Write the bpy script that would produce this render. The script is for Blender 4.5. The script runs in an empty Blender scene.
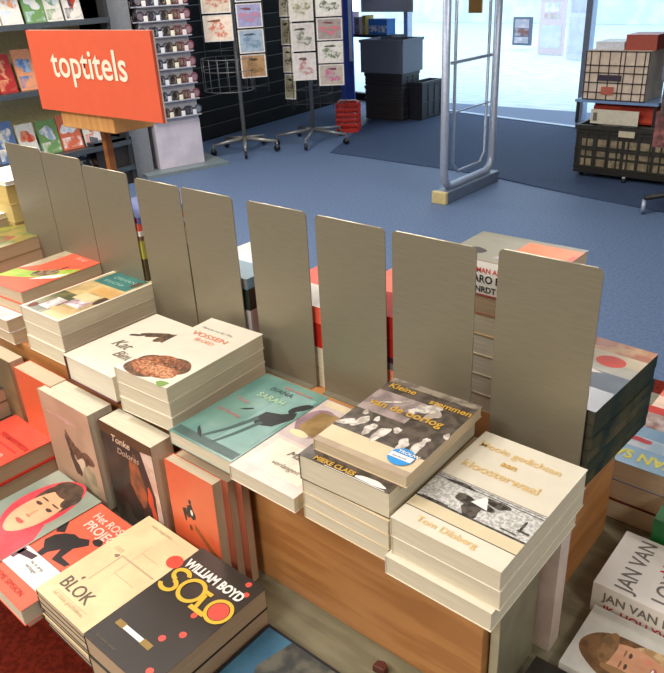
import bpy, math, random
from mathutils import Vector, Matrix
R_ = random.Random(7)
sc = bpy.context.scene
col = sc.collection
H0 = 0.9                                   # height of the riser top above the floor
LED = H0 - 0.225                           # height of the lower ledge
# ------------------------------------------------------------------ camera
F, CAM = 720.23, Vector((0.2536, -0.5187, 0.6198 + H0))
YAW, PIT, ROL = -0.72086, 0.46037, -0.05436
_fw = Vector((math.sin(YAW)*math.cos(PIT), math.cos(YAW)*math.cos(PIT), -math.sin(PIT)))
_rt = Vector((math.cos(YAW), -math.sin(YAW), 0)); _up = _rt.cross(_fw)
_r2 = _rt*math.cos(ROL) + _up*math.sin(ROL); _u2 = -_rt*math.sin(ROL) + _up*math.cos(ROL)
cd = bpy.data.cameras.new('camera'); cam = bpy.data.objects.new('camera', cd); col.objects.link(cam)
m = Matrix((( _r2.x,_u2.x,-_fw.x),(_r2.y,_u2.y,-_fw.y),(_r2.z,_u2.z,-_fw.z))).to_4x4(); m.translation = CAM
cam.matrix_world = m
cd.sensor_fit = 'HORIZONTAL'; cd.sensor_width = 36; cd.lens = F*36/664; cd.clip_start = .02; cd.clip_end = 200
sc.camera = cam
def ray(x, y): return _r2*((x-332)/F) - _u2*((y-336.5)/F) + _fw
def PZ(x, y, z): d = ray(x, y); return CAM + d*((z-CAM.z)/d.z)
def PY(x, y, Y): d = ray(x, y); return CAM + d*((Y-CAM.y)/d.y)
def PX(x, y, X): d = ray(x, y); return CAM + d*((X-CAM.x)/d.x)
def py_of(p):
    d = Vector(p)-CAM; return 336.5 - F*d.dot(_u2)/d.dot(_fw)
def zat(b, y):
    lo, hi = -2, 5
    for _ in range(50):
        mid = (lo+hi)/2
        if py_of((b[0], b[1], mid)) > y: lo = mid
        else: hi = mid
    return mid
# ------------------------------------------------------------------ materials
def srgb(c):
    r = []
    for v in c:
        v /= 255; r.append(v/12.92 if v <= .04045 else ((v+.055)/1.055)**2.4)
    return (*r, 1)
_m = {}
def mat(c, rough=.6, metal=0, spec=.5, noise=None, scale=40, var=.10, emit=None, alpha=None, bump=0, coat=0, stretch=None):
    key = (tuple(c), rough, metal, spec, noise if noise is None else tuple(noise), scale, var, emit, alpha, bump, coat, stretch)
    if key in _m: return _m[key]
    M = bpy.data.materials.new('surface'); M.use_nodes = True; nt = M.node_tree; N = nt.nodes
    b = N['Principled BSDF']
    b.inputs['Roughness'].default_value = rough; b.inputs['Metallic'].default_value = metal
    b.inputs['Specular IOR Level'].default_value = spec; b.inputs['Coat Weight'].default_value = coat
    b.inputs['Coat Roughness'].default_value = .25
    tc = N.new('ShaderNodeTexCoord'); nz = N.new('ShaderNodeTexNoise'); nz.inputs['Scale'].default_value = scale; nz.inputs['Detail'].default_value = 4
    if stretch:
        mp = N.new('ShaderNodeMapping'); mp.inputs['Scale'].default_value = stretch
        nt.links.new(tc.outputs['Object'], mp.inputs[0]); nt.links.new(mp.outputs[0], nz.inputs['Vector'])
    else: nt.links.new(tc.outputs['Object'], nz.inputs['Vector'])
    rp = N.new('ShaderNodeValToRGB'); a = srgb(c)
    if noise is None:
        lo = tuple(v*(1-var) for v in a[:3])+(1,); hi = tuple(min(1, v*(1+var)) for v in a[:3])+(1,)
        rp.color_ramp.elements[0].position = .3; rp.color_ramp.elements[1].position = .7
    else:
        lo, hi = a, srgb(noise); rp.color_ramp.elements[0].position = .42; rp.color_ramp.elements[1].position = .58
    rp.color_ramp.elements[0].color = lo; rp.color_ramp.elements[1].color = hi
    nt.links.new(nz.outputs['Fac'], rp.inputs[0]); nt.links.new(rp.outputs[0], b.inputs['Base Color'])
    if emit:
        nt.links.new(rp.outputs[0], b.inputs['Emission Color']); b.inputs['Emission Strength'].default_value = emit
    if alpha is not None:
        b.inputs['Alpha'].default_value = alpha
    if bump:
        bp = N.new('ShaderNodeBump'); bp.inputs['Strength'].default_value = bump; bp.inputs['Distance'].default_value = .002
        nt.links.new(nz.outputs['Fac'], bp.inputs['Height']); nt.links.new(bp.outputs[0], b.inputs['Normal'])
    _m[key] = M; return M
def pages_mat(c):
    key = ('pg', tuple(c))
    if key in _m: return _m[key]
    M = mat(c, .85, spec=.15, scale=900, var=.10, stretch=(.02, .02, 1), bump=.0).copy(); M.name = 'paper_edges'
    _m[key] = M; return M
CREAM = (226, 214, 184); PG = pages_mat((216, 206, 182)); PG2 = pages_mat((200, 182, 154)); PG3 = pages_mat((188, 164, 136)); PGW = pages_mat((228, 221, 200))
# ------------------------------------------------------------------ mesh builder
class MB:
    def __init__(s): s.v, s.f, s.mi, s.ms, s.sm = [], [], [], [], []
    def m(s, M):
        if M not in s.ms: s.ms.append(M)
        return s.ms.index(M)
    def add(s, vs, fs, M, smooth=False):
        k = len(s.v); i = s.m(M); s.v += [tuple(v) for v in vs]
        for f in fs: s.f.append([k+j for j in f]); s.mi.append(i); s.sm.append(smooth)
        return s
    def box(s, a, b, M, T=None):
        x0, y0, z0 = a; x1, y1, z1 = b
        vs = [(x0,y0,z0),(x1,y0,z0),(x1,y1,z0),(x0,y1,z0),(x0,y0,z1),(x1,y0,z1),(x1,y1,z1),(x0,y1,z1)]
        if T: vs = [T @ Vector(v) for v in vs]
        return s.add(vs, [(3,2,1,0),(4,5,6,7),(0,1,5,4),(1,2,6,5),(2,3,7,6),(3,0,4,7)], M)
    def poly(s, pts, M): return s.add(pts, [tuple(range(len(pts)))], M)
    def prism(s, pts, d, M):
        n = len(pts); d = Vector(d); a = [Vector(p) for p in pts]; b = [p+d for p in a]
        return s.add(a+b, [tuple(range(n))[::-1], tuple(range(n, 2*n))]+[(i, (i+1) % n, n+(i+1) % n, n+i) for i in range(n)], M)
    def tube(s, pts, r, M, n=8, closed=False):
        pts = [Vector(p) for p in pts]; N_ = len(pts); vs = []; fs = []
        pv = None
        for i, p in enumerate(pts):
            if closed: d = pts[(i+1) % N_]-pts[i-1]
            else: d = pts[min(i+1, N_-1)]-pts[max(i-1, 0)]
            d.normalize()
            if pv is None: pv = d.orthogonal().normalized()
            pv = (pv - d*pv.dot(d)).normalized(); w = d.cross(pv)
            rr = r[i] if isinstance(r, (list, tuple)) else r
            vs += [p+pv*rr*math.cos(2*math.pi*k/n)+w*rr*math.sin(2*math.pi*k/n) for k in range(n)]
        for i in range(N_ if closed else N_-1):
            j = (i+1) % N_
            fs += [(i*n+k, i*n+(k+1) % n, j*n+(k+1) % n, j*n+k) for k in range(n)]
        if not closed: fs += [tuple(range(n))[::-1], tuple((N_-1)*n+k for k in range(n))]
        return s.add(vs, fs, M, True)
    def build(s, name, parent=None, loc=None, bevel=0, seg=2):
        me = bpy.data.meshes.new(name); me.from_pydata(s.v, [], s.f); me.update()
        for M in s.ms: me.materials.append(M)
        me.polygons.foreach_set('material_index', s.mi); me.polygons.foreach_set('use_smooth', s.sm)
        o = bpy.data.objects.new(name, me); col.objects.link(o)
        if parent: o.parent = parent
        if loc is not None: o.location = loc
        if bevel:
            b = o.modifiers.new('bevel', 'BEVEL'); b.width = bevel; b.segments = seg; b.limit_method = 'ANGLE'
        return o
def tag(o, label=None, cat=None, group=None, kind=None):
    if label: o['label'] = label
    if cat: o['category'] = cat
    if group: o['group'] = group
    if kind: o['kind'] = kind
    return o
def empty(name, loc, rot=(0,0,0)):
    o = bpy.data.objects.new(name, None); col.objects.link(o); o.location = loc; o.rotation_euler = rot; o.empty_display_size = .05
    return o
def kids(o): return [c for c in bpy.data.objects if c.parent == o]
def copy_tree(o, parent=None):
    c = o.copy(); col.objects.link(c); c.parent = parent
    for ch in kids(o): copy_tree(ch, c)
    return c
def struct(o): o['kind'] = 'structure'; return o
def text(body, size, M, parent, loc, rot=(0,0,0), sx=1, bold=0, name='lettering', align='LEFT', font_shear=0, space=1):
    cu = bpy.data.curves.new(name, 'FONT'); cu.body = body; cu.size = size; cu.align_x = align; cu.align_y = 'BOTTOM_BASELINE'
    cu.offset = bold*size; cu.shear = font_shear; cu.space_character = space; cu.resolution_u = 4
    t = bpy.data.objects.new('tmp', cu); col.objects.link(t)
    dg = bpy.context.evaluated_depsgraph_get(); dg.update()
    me = bpy.data.meshes.new_from_object(t.evaluated_get(dg)); bpy.data.objects.remove(t); bpy.data.curves.remove(cu)
    me.materials.clear(); me.materials.append(M)
    o = bpy.data.objects.new(name, me); col.objects.link(o); o.parent = parent; o.location = loc; o.rotation_euler = rot; o.scale = (sx, 1, 1)
    return o
def blob(cx, cy, rx, ry, n=22, jag=.12, seed=0, rot=0):
    r = random.Random(seed); ph = [r.uniform(0, 6.28) for _ in range(3)]; P = []
    for i in range(n):
        a = 2*math.pi*i/n; k = 1+jag*(math.sin(2*a+ph[0])+.7*math.sin(3*a+ph[1])+.5*math.sin(5*a+ph[2]))*.6
        x, y = rx*k*math.cos(a), ry*k*math.sin(a)
        P.append((cx+x*math.cos(rot)-y*math.sin(rot), cy+x*math.sin(rot)+y*math.cos(rot)))
    return P
def rect(u0, v0, u1, v1): return [(u0,v0),(u1,v0),(u1,v1),(u0,v1)]
# ------------------------------------------------------------------ books
def book(label, loc, yaw, w, l, t, cover, art=None, spine=None, pages=PG, group=None, rot=None, name='paperback', inset=.0012, hard=False, back=None):
    """local frame: x across the cover from the spine, y from foot to head, z up through the thickness"""
    r = empty(name, loc, rot if rot else (0, 0, yaw)); tag(r, label, 'book', group)
    ct = .002 if hard else .0006; i = .003 if hard else inset
    MB().box((ct, i, ct), (w-i, l-i, t-ct), pages).build('pages', r, bevel=0)
    c = MB(); sp = spine or cover
    c.box((0, 0, t-ct), (w, l, t), cover); c.box((0, 0, 0), (w, l, ct), back or sp); c.box((0, 0, ct), (ct, l, t-ct), sp)
    if art:
        for k, (P, M) in enumerate(art):
            c.poly([(u*w, v*l, t+.00004*(k+1)) for u, v in P], M)
    c.build('cover', r)
    r['_t'] = t
    return r
def letter(b, s, u, v, size, M, w, l, t, rot=0, sx=1, bold=0, k=14, **kw):
    return text(s, size, M, b, (u*w, v*l, t+.00004*k), (0, 0, rot), sx, bold, **kw)
ORDN = ['first', 'second', 'third', 'fourth', 'fifth', 'sixth', 'seventh', 'eighth', 'ninth', 'tenth', 'eleventh', 'twelfth', 'thirteenth']
ORD = ['top', 'second', 'third', 'fourth', 'fifth', 'sixth', 'seventh', 'eighth', 'ninth']
def under(desc, where, x, y, yaw, w, l, ts, ztop, cover, spine=None, pages=PG, jit=.0025, group=None, hard=False, start=1, shifts=None):
    """books below the top one, thicknesses ts from the top down, ztop = upper face of the first"""
    z = ztop
    for k, t in enumerate(ts):
        z -= t
        dx, dy = (R_.uniform(-jit, jit), R_.uniform(-jit, jit))
        if shifts and k < len(shifts): dx, dy = shifts[k]
        sp = spine[k % len(spine)] if isinstance(spine, list) else spine
        cv = cover[k % len(cover)] if isinstance(cover, list) else cover
        de = desc[k % len(desc)] if isinstance(desc, list) else desc
        book(f'{de}, {ORD[k+start]} from top in {where}', (x+dx, y+dy, z+.0001), yaw+R_.uniform(-.01, .01), w, l, t-.0002, cv, spine=sp, pages=pages, group=group, hard=hard)
    return z
# colours
cream = mat((224, 216, 196), .5, coat=.3, var=.03); cream2 = mat((216, 200, 164), .55, var=.04)
ink = mat((52, 46, 40), .6); white = mat((238, 234, 226), .5, var=.03); gold = mat((206, 160, 60), .5, var=.15, scale=200)
palegold = mat((226, 192, 128), .5, var=.10, scale=300); orange = mat((226, 96, 66), .45, coat=.3, var=.05)
black = mat((30, 27, 24), .35, coat=.4); dkbrown = mat((70, 54, 40), .5)
# =================================================================== FIXTURE
wood = mat((184, 128, 74), .45, noise=(166, 110, 60), scale=6, stretch=(1, 1, 9), coat=.2)
woodd = mat((160, 98, 46), .5, noise=(140, 82, 38), scale=6, stretch=(1, 1, 9))
ledgem = mat((128, 123, 98), .38, noise=(114, 110, 86), scale=9, stretch=(1, 6, 1), coat=.3)
disp = empty('display_stand', (-.6, .25, 0)); tag(disp, 'tiered display stand with an orange-brown wooden riser on a grey-green ledge', 'display stand')
def P_(mb, name, **k):
    o = mb.build(name, None, **k); o.parent = disp; o.matrix_parent_inverse = Matrix.Translation((.6, -.25, 0)); return o
P_(MB().box((-2.4, .047, LED), (-.028, .463, H0), wood), 'riser', bevel=.0015)
P_(MB().box((-2.6, -.205, LED-.02), (.42, .95, LED), ledgem), 'ledge', bevel=.002)
P_(MB().box((-2.3, .20, .066), (.20, .80, LED-.02), woodd), 'base_cabinet')
P_(MB().box((-2.25, .24, 0.006), (.16, .76, .066), mat((40, 36, 32), .6)), 'plinth')
# dividers
metal = mat((138, 131, 112), .46, metal=.45, noise=(134, 127, 108), scale=30, stretch=(1, 1, 14))
edge = mat((214, 206, 184), .3, metal=.6)
def divider(x0, x1, ztop, label, Yd=.257, lean=0):
    w = x1-x0; h = ztop; r = .007
    o = empty('divider_plate', (x0, Yd, H0)); tag(o, label, 'divider', 'metal divider plates')
    pts = [(0, 0, 0), (w, 0, 0), (w, 0, h-r)]
    pts += [(w-r+r*math.cos(a), 0, h-r+r*math.sin(a)) for a in [math.pi/2*k/5 for k in range(1, 6)]]
    pts += [(r-r*math.sin(a), 0, h-r+r*math.cos(a)) for a in [math.pi/2*k/5 for k in range(0, 6)]]
    MB().prism(pts, (0, .0016, 0), metal).build('plate', o)
    MB().box((0.004, -.012, 0), (w-.004, 0, .0015), metal).build('foot', o)
    MB().tube([(r, .0008, h), (w-r, .0008, h)], .0010, edge, 6).build('rim', o)
    return o
for a, b, z, t in [(-1.372, -1.226, .328, 'tall grey metal divider at the far left end of the row, beside the yellow-backed books'),
                   (-1.224, -1.074, .322, 'second grey metal divider from the left, behind the orange and green book'),
                   (-1.072, -.921, .311, 'third grey metal divider from the left, behind the collage-covered stack'),
                   (-.898, -.768, .306, 'grey metal divider right of the blue and yellow gap, fourth from the left'),
                   (-.764, -.632, .306, 'grey metal divider behind the stack with the fur cover, fifth from the left'),
                   (-.597, -.468, .306, 'grey metal divider behind the teal book with a girl, sixth from the left'),
                   (-.450, -.320, .305, 'grey metal divider between the two red gaps, third from the right'),
                   (-.308, -.175, .305, 'grey metal divider behind the book with the blue sticker, second from the right'),
                   (-.144, -.012, .310, 'largest looking grey metal divider at the right end of the row')]:
    divider(a, b, z, t)
# =================================================================== UPPER FRONT ROW
# A : cream book with a photo band
w, l, t = .1375, .21, .0275; zt = H0+.0812; loc = (-.1201, -.012, zt-t)
photo = mat((214, 212, 208), .5, noise=(168, 166, 160), scale=260); dk = mat((44, 40, 36), .5, noise=(92, 84, 76), scale=160)
art = [(rect(0, .02, 1, .14), cream), (rect(0, .145, 1, .232), cream2), (rect(0, .14, 1, .146), ink), (rect(0, .235, 1, .485), photo),
       (rect(0, .235, 1, .25), dk), (rect(0, .452, 1, .458), ink), (rect(0, .472, 1, .476), ink), (rect(.0, .486, 1, .492), mat((150, 140, 120))),
       (blob(.44, .36, .15, .045, seed=4, jag=.35), dk), (blob(.47, .30, .085, .06, seed=5, jag=.2), dk), (blob(.62, .42, .09, .035, seed=8, jag=.3), dk),
       ([(.42, .36), (.58, .345), (.52, .43), (.49, .44)], white), (blob(.82, .36, .12, .05, seed=9, jag=.1), photo),
       (rect(.88, .30, .98, .315), dk), (rect(.76, .265, .9, .275), dk), (blob(.9, .345, .012, .05, seed=2), dk), (rect(.05, .245, .30, .258), dk), (blob(.24, .455, .12, .016, seed=3, jag=.3), dk)]
A = book('cream paperback with gold title and photo band, on the right-hand end of the upper row', loc, -.011, w, l, t, cream, art)
letter(A, 'Tom Dilsberg', .18, .058, .0135, palegold, w, l, t, k=26, bold=.01)
letter(A, 'Mooie gedichten', .06, .84, .0165, palegold, w, l, t, k=26, bold=.012, sx=.98)
letter(A, 'aan', .37, .735, .016, gold, w, l, t, k=26, bold=.012, sx=.95)
letter(A, 'kloosterwaal', .08, .615, .0195, palegold, w, l, t, k=26, bold=.012)
under('plain cream paperback', 'the photo-band stack', -.1201, -.012, -.011, w, l, (.027, .0267), zt-t, cream, pages=PG, shifts=[(.0006, .0008), (-.004, -.006)])
# B
w, l, t = .136, .180, .0155; zt = H0+.1155; yaw = .03
gr = mat((96, 84, 74), .4, noise=(64, 56, 48), scale=70); lt = mat((222, 214, 204), .45, noise=(172, 160, 148), scale=90); tan = mat((216, 196, 160), .5, var=.05)
mv = mat((136, 120, 118), .4, noise=(170, 152, 146), scale=50)
art = [(rect(0, 0, 1, .055), mat((176, 156, 132))), (rect(0, .055, 1, .215), tan), (rect(0, .215, 1, .99), gr), (rect(0, .50, .55, .80), mv), (rect(.0, .93, 1, 1), mat((150, 138, 120), noise=(108, 96, 84), scale=50))]
k = 0
for (u, v, a, b, ro) in [(.08, .30, .07, .045, .4), (.19, .36, .05, .08, -.2), (.33, .31, .05, .07, .2), (.46, .30, .06, .085, -.3), (.56, .40, .035, .04, 0), (.72, .28, .055, .07, .3), (.85, .30, .05, .085, -.1), (.86, .41, .03, .03, 0),
                         (.30, .44, .03, .03, 0), (.14, .47, .03, .028, 0), (.60, .75, .12, .06, .3), (.70, .70, .06, .07, .1), (.5, .66, .04, .035, 0), (.98, .52, .03, .035, 0), (.64, .83, .03, .025, 0), (.28, .70, .12, .018, .5)]:
    k += 1; art.append((blob(u, v, a, b, seed=20+k, jag=.3, rot=ro), lt))
art.append((blob(.60, .60, .16, .03, seed=51, jag=.2), mat((120, 106, 92), noise=(90, 78, 66), scale=80)))
B = book('paperback with an old photo of children and a round blue sticker, top of its stack', (PZ(313, 438.5, zt).x, PZ(313, 438.5, zt).y, zt-t), yaw, w, l, t, tan, art, pages=PG2)
for s, u, v, sz in (('Kleine', .05, .855, .0165), ('stemmen', .55, .815, .0165), ('van de oorlog', .06, .585, .0195)):
    letter(B, s, u, v, sz, gold, w, l, t, k=26, bold=.02, font_shear=0)
stk = MB(); c0 = [(math.cos(a)*.0165, math.sin(a)*.0165, 0) for a in [2*math.pi*i/32 for i in range(32)]]
stk.prism(c0, (0, 0, .0003), mat((40, 144, 214), .35, coat=.4))
stk.poly([(-.0155, -.0055, .0005), (.0155, -.0055, .0005), (.0155, .004, .0005), (-.0155, .004, .0005)], white)
so = stk.build('sticker', B, (.815*w, .155*l, t+.0012)); tag(so, 'round blue sticker with a white band')
text('TROUW', .0075, white, so, (-.009, .006, .0007), (0, 0, 0), 1, .02, name='sticker_lettering'); text('leesboek', .0055, mat((40, 90, 150)), so, (-.011, -.0035, .0007), name='sticker_lettering')
z2 = zt-t
art2 = [(rect(0, 0, 1, .30), gr), (blob(.78, .03, .14, .025, seed=3, jag=.2), white), (rect(.3, .0, .95, .005), white)]
t2 = .037
B2 = book('same war-children paperback jutting forward under the one with the blue sticker', (-.2646, -.0032, z2-t2), yaw, .134, .205, t2-.0001, gr, art2, pages=PG)
letter(B2, 'MIEKE CLAES', .16, .012, .011, gold, .134, l, t2, k=26, bold=.03, sx=.95)
under('cream-edged paperback', 'the blue-sticker stack', -.2646, -.0028, 0, .134, .205, (.0215, .0210, .0203), z2-t2, tan, pages=PG, shifts=[(.001, .001), (.0015, .0005), (.0, .001)])
# F teal and F2
w, l, t = .142, .212, .0238
teal = mat((92, 138, 130), .3, noise=(112, 152, 140), scale=12, coat=.4); dkt = mat((44, 48, 46), .5)
tl = mat((132, 168, 160), .4)
art = [(rect(.02, .02, .98, .10), mat((76, 96, 92), .4)), (rect(.55, .10, .95, .9), tl),
       ([(.60, .46), (.70, .41), (.88, .46), (.98, .62), (.93, .70), (.80, .62), (.62, .58)], dkt), (blob(.90, .76, .11, .05, seed=3, jag=.1, rot=.7), dkt), (blob(.86, .70, .05, .04, seed=6), dkt),
       ([(.60, .50), (.50, .28), (.36, .10), (.40, .09), (.56, .28), (.67, .48)], mat((74, 96, 92), .5)), ([(.70, .46), (.62, .24), (.54, .08), (.58, .08), (.68, .26), (.76, .46)], mat((74, 96, 92), .5)),
       (blob(.30, .12, .10, .015, seed=2, jag=.3, rot=-.5), dkt), (blob(.40, .53, .07, .010, seed=12, rot=.5), dkt)]
FB = book('teal paperback with a running girl silhouette, lying low between two stacks', (-.5415, .002, H0), 0, w-.004, l, t, teal, art)
pk = mat((206, 120, 124), .5)
letter(FB, 'Haar naam was', .42, .90, .0095, pk, w, l, t, k=24, bold=.01); letter(FB, 'IVANA', .30, .82, .016, mat((70, 84, 92)), w, l, t, k=24, sx=1.0, bold=.0)
letter(FB, 'SARAH', .26, .70, .0185, mat((176, 204, 164)), w, l, t, k=24, bold=.01); letter(FB, 'Tatiana', .12, .58, .010, pk, w, l, t, k=24); letter(FB, 'de Rosnay', .10, .40, .012, pk, w, l, t, k=24)
art = [(rect(0, .0, 1, .45), mat((226, 206, 196), .4)), (rect(.1, .1, .9, .42), mat((236, 226, 206), .4)), (rect(0, .45, 1, 1), mat((208, 190, 186), .4)), (blob(.30, .70, .30, .19, seed=7, jag=.1), mat((140, 112, 122), .35, noise=(172, 142, 150), scale=20)),
       ([(.10, .60), (.42, .55), (.42, .86), (.14, .84)], mat((166, 134, 86), .35, noise=(140, 112, 70), scale=30)), (blob(.22, .54, .14, .035, seed=9, jag=.05), mat((236, 222, 176), .3)), (rect(.05, .92, .6, .99), mat((222, 206, 170), .4)), (blob(.6, .72, .1, .14, seed=14), mat((150, 122, 140), .4))]
F2 = book('pale pink and cream paperback with a blurred photo, beside the teal one', (-.4015, -.004, H0), 0, .1225, l, t, mat((224, 208, 192), .4), art)
letter(F2, 'Maal', .34, .30, .018, mat((120, 104, 96)), w, l, t, k=24, font_shear=.3); letter(F2, 'verlangen', .30, .18, .013, mat((150, 132, 118)), w, l, t, k=24, font_shear=.3)
# C fur cover
w, l, t = .1259, .2167, .0275; zt = H0+.0808; yaw = .043
fur = mat((176, 104, 62), .6, noise=(92, 58, 38), scale=90, bump=.2); offw = mat((222, 214, 196), .5, coat=.2, var=.03)
art = [(blob(.46, .185, .43, .165, n=60, jag=.16, seed=31, rot=.10), mat((120, 84, 54), .7, noise=(84, 58, 40), scale=160)), (blob(.47, .185, .39, .145, n=60, jag=.2, seed=33, rot=.12), mat((184, 112, 70), .7, noise=(110, 66, 42), scale=170)),
       (blob(.60, .15, .2, .08, seed=3, jag=.4, n=30), mat((214, 156, 116), .7, noise=(160, 98, 62), scale=220)), (blob(.30, .15, .16, .05, seed=5, jag=.4, n=30), mat((206, 140, 92), .7, noise=(130, 80, 52), scale=220)), (blob(.66, .28, .14, .05, seed=15, jag=.4, n=30), mat((150, 92, 60), .7, noise=(96, 60, 42), scale=220)),
       (blob(.86, .03, .10, .03, seed=6, jag=.3), mat((120, 150, 70), .6)), (blob(.50, .24, .03, .012, seed=8), ink), (blob(.70, .24, .03, .012, seed=18), ink)]
C_ = book('cream paperback with a shaggy brown animal head and orange title, top of its stack', (-.6843, .0159, zt-t), yaw, w, l, t, offw, art)
letter(C_, 'VOSSEN', .12, .70, .017, mat((226, 140, 108)), w, l, t, k=24, bold=.01, sx=1.35); letter(C_, 'BLOED', .30, .63, .013, mat((232, 160, 130)), w, l, t, k=24, bold=.01, sx=1.1)
letter(C_, 'Marente van der Vos', .12, .82, .0085, mat((120, 130, 120)), w, l, t, k=24)
under('cream paperback', 'the shaggy animal stack', -.6843, .0159, yaw, w, l, (.0272, .0260), zt-t, offw, pages=PG)
# D thick hardback
w, l, t = .146, .205, .051
art = [(blob(.62, .74, .26, .05, n=40, jag=.4, seed=41, rot=.42), mat((104, 80, 60), .6, noise=(64, 48, 38), scale=160)), (blob(.72, .70, .10, .08, n=30, jag=.5, seed=43, rot=.2), mat((112, 86, 62), .6, noise=(60, 46, 36), scale=160)), (blob(.9, .80, .10, .02, jag=.3, seed=44, rot=.3), mat((70, 54, 42), .6)), (blob(.35, .62, .12, .025, seed=4, jag=.4, rot=.4), mat((74, 58, 44), .6)), (blob(.75, .76, .06, .05, seed=14, jag=.4), dkbrown)]
D = book('thick cream hardback with dark red boards and a bird drawing, left of the animal head', (-.852, .020, H0), .0, w, l, t, offw, art, spine=mat((92, 34, 44), .5), back=mat((92, 34, 44), .5), hard=True, pages=PGW, name='hardback')
letter(D, 'Kat', .24, .36, .034, mat((110, 98, 84)), w, l, t, k=24, font_shear=.35, sx=.9); letter(D, 'Bint', .50, .24, .030, mat((120, 108, 94)), w, l, t, k=24, font_shear=.35, sx=.9)
# E collage stack
w, l, t = .131, .221, .031; zt = H0+.0925; yaw = .0131
art = [(rect(.04, .02, .96, .98), mat((176, 150, 104), .35, noise=(208, 180, 122), scale=22)), (rect(.04, .02, .5, .42), mat((82, 84, 56), .35, noise=(120, 116, 70), scale=30)), (rect(.10, .70, .92, .96), mat((44, 104, 100), .35, noise=(58, 120, 112), scale=20)),
       (rect(.22, .10, .46, .30), mat((226, 218, 212), .4, noise=(190, 170, 170), scale=60)), (rect(.50, .24, .86, .40), mat((232, 220, 222), .4, noise=(170, 140, 150), scale=60)), (rect(.40, .36, .80, .50), mat((208, 196, 150), .4)),
       (blob(.66, .15, .2, .05, seed=3, jag=.2), mat((212, 168, 112), .4)), (blob(.90, .46, .07, .09, seed=5), dkbrown), (blob(.84, .86, .07, .06, seed=6), mat((90, 70, 50))), (blob(.14, .08, .06, .05, seed=7), mat((120, 50, 40))), (rect(.46, .52, .96, .66), mat((204, 160, 96), .4))]
E_ = book('paperback with a green, tan and teal collage cover, top of the tall cream stack', (-1.0074-.020, .0448, zt-t), yaw, w, l, t, cream, art)
letter(E_, 'ORHAN', .28, .84, .016, mat((150, 190, 180)), w, l, t, k=24, sx=1.2); letter(E_, 'PASCHA', .24, .75, .014, mat((150, 190, 180)), w, l, t, k=24, sx=1.2)
under('thick cream-edged paperback', 'the collage-cover stack', -1.0274, .0448, yaw, w, l, (.0308, .0305), zt-t, cream, pages=PG, jit=.0012)
# H orange and green
w, l, t = .136, .228, .026; zt = H0+.102; yaw = .05
og = mat((226, 92, 62), .6, var=.05); gn = mat((140, 176, 52), .6, noise=(170, 190, 70), scale=30)
art = [([(0, .32), (.35, .36), (.98, .62), (1, .40), (.45, .22), (0, .12)], gn), ([(0, .34), (.0, 1), (.22, 1), (.22, .5)], mat((176, 160, 132), .45)), (blob(.62, .40, .16, .10, seed=3, jag=.2, rot=.4), mat((150, 130, 96), noise=(110, 80, 60), scale=80)), (blob(.46, .36, .03, .05, seed=4, jag=.5), ink), (blob(.70, .56, .03, .04, seed=6, jag=.5), ink), ([(.62, .22), (.95, .36), (.98, .50), (.72, .34)], white)]
Hb = book('orange paperback with a green splash, at the left of the upper row', (-1.200, .062, zt-t), yaw, w, l, t, og, art, pages=PG2)
letter(Hb, 'Roxy', .5, .76, .017, mat((250, 170, 150)), w, l, t, k=24, bold=.02)
book('orange-covered paperback directly under the orange and green one', (-1.202, .060, zt-t-.022), yaw, w, l, .0218, og, pages=PG2)
whf = mat((232, 226, 216), .5, noise=(214, 200, 200), scale=50)
book('white floral paperback under the two orange ones, pushed forward', (-1.205, .030, H0+.027), 0, .134, .2, .0265, whf, pages=PG2)
book('white floral paperback at the bottom under the orange ones', (-1.203, .034, H0), 0, .134, .2, .0268, whf, pages=PG2)
MB().tube([(-1.12, .2, 0), (-1.121, .205, .02), (-1.125, .207, .034)], .0008, white, 6)
# G left stack
mg = mat((112, 116, 60), .45, noise=(150, 130, 70), scale=24)
zt = H0+.118
book('mottled green-covered paperback on the leftmost front stack', (-1.455, .075, zt-.03), .06, .145, .21, .03, mg, [(blob(.6, .5, .2, .2, seed=3, jag=.3), mat((150, 70, 50), noise=(90, 110, 50), scale=40)), (rect(.0, .3, .3, .9), mat((96, 110, 54), noise=(150, 140, 60), scale=30))], pages=PG2)
under('brown-edged paperback', 'the mottled green stack', -1.455, .075, .06, .145, .21, (.030, .029, .028), zt-.03, mg, pages=PG2)
wp = book('white-covered paperback in front of the leftmost stack, standing out bright', (-1.60, .09, H0+.132), .12, .135, .20, .012, white, pages=PG)
under('tan-edged paperback', 'the stack of the bright white cover', -1.602, .09, .1, .135, .20, (.034, .033, .033, .031), H0+.132, mg, pages=PG2)
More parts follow.
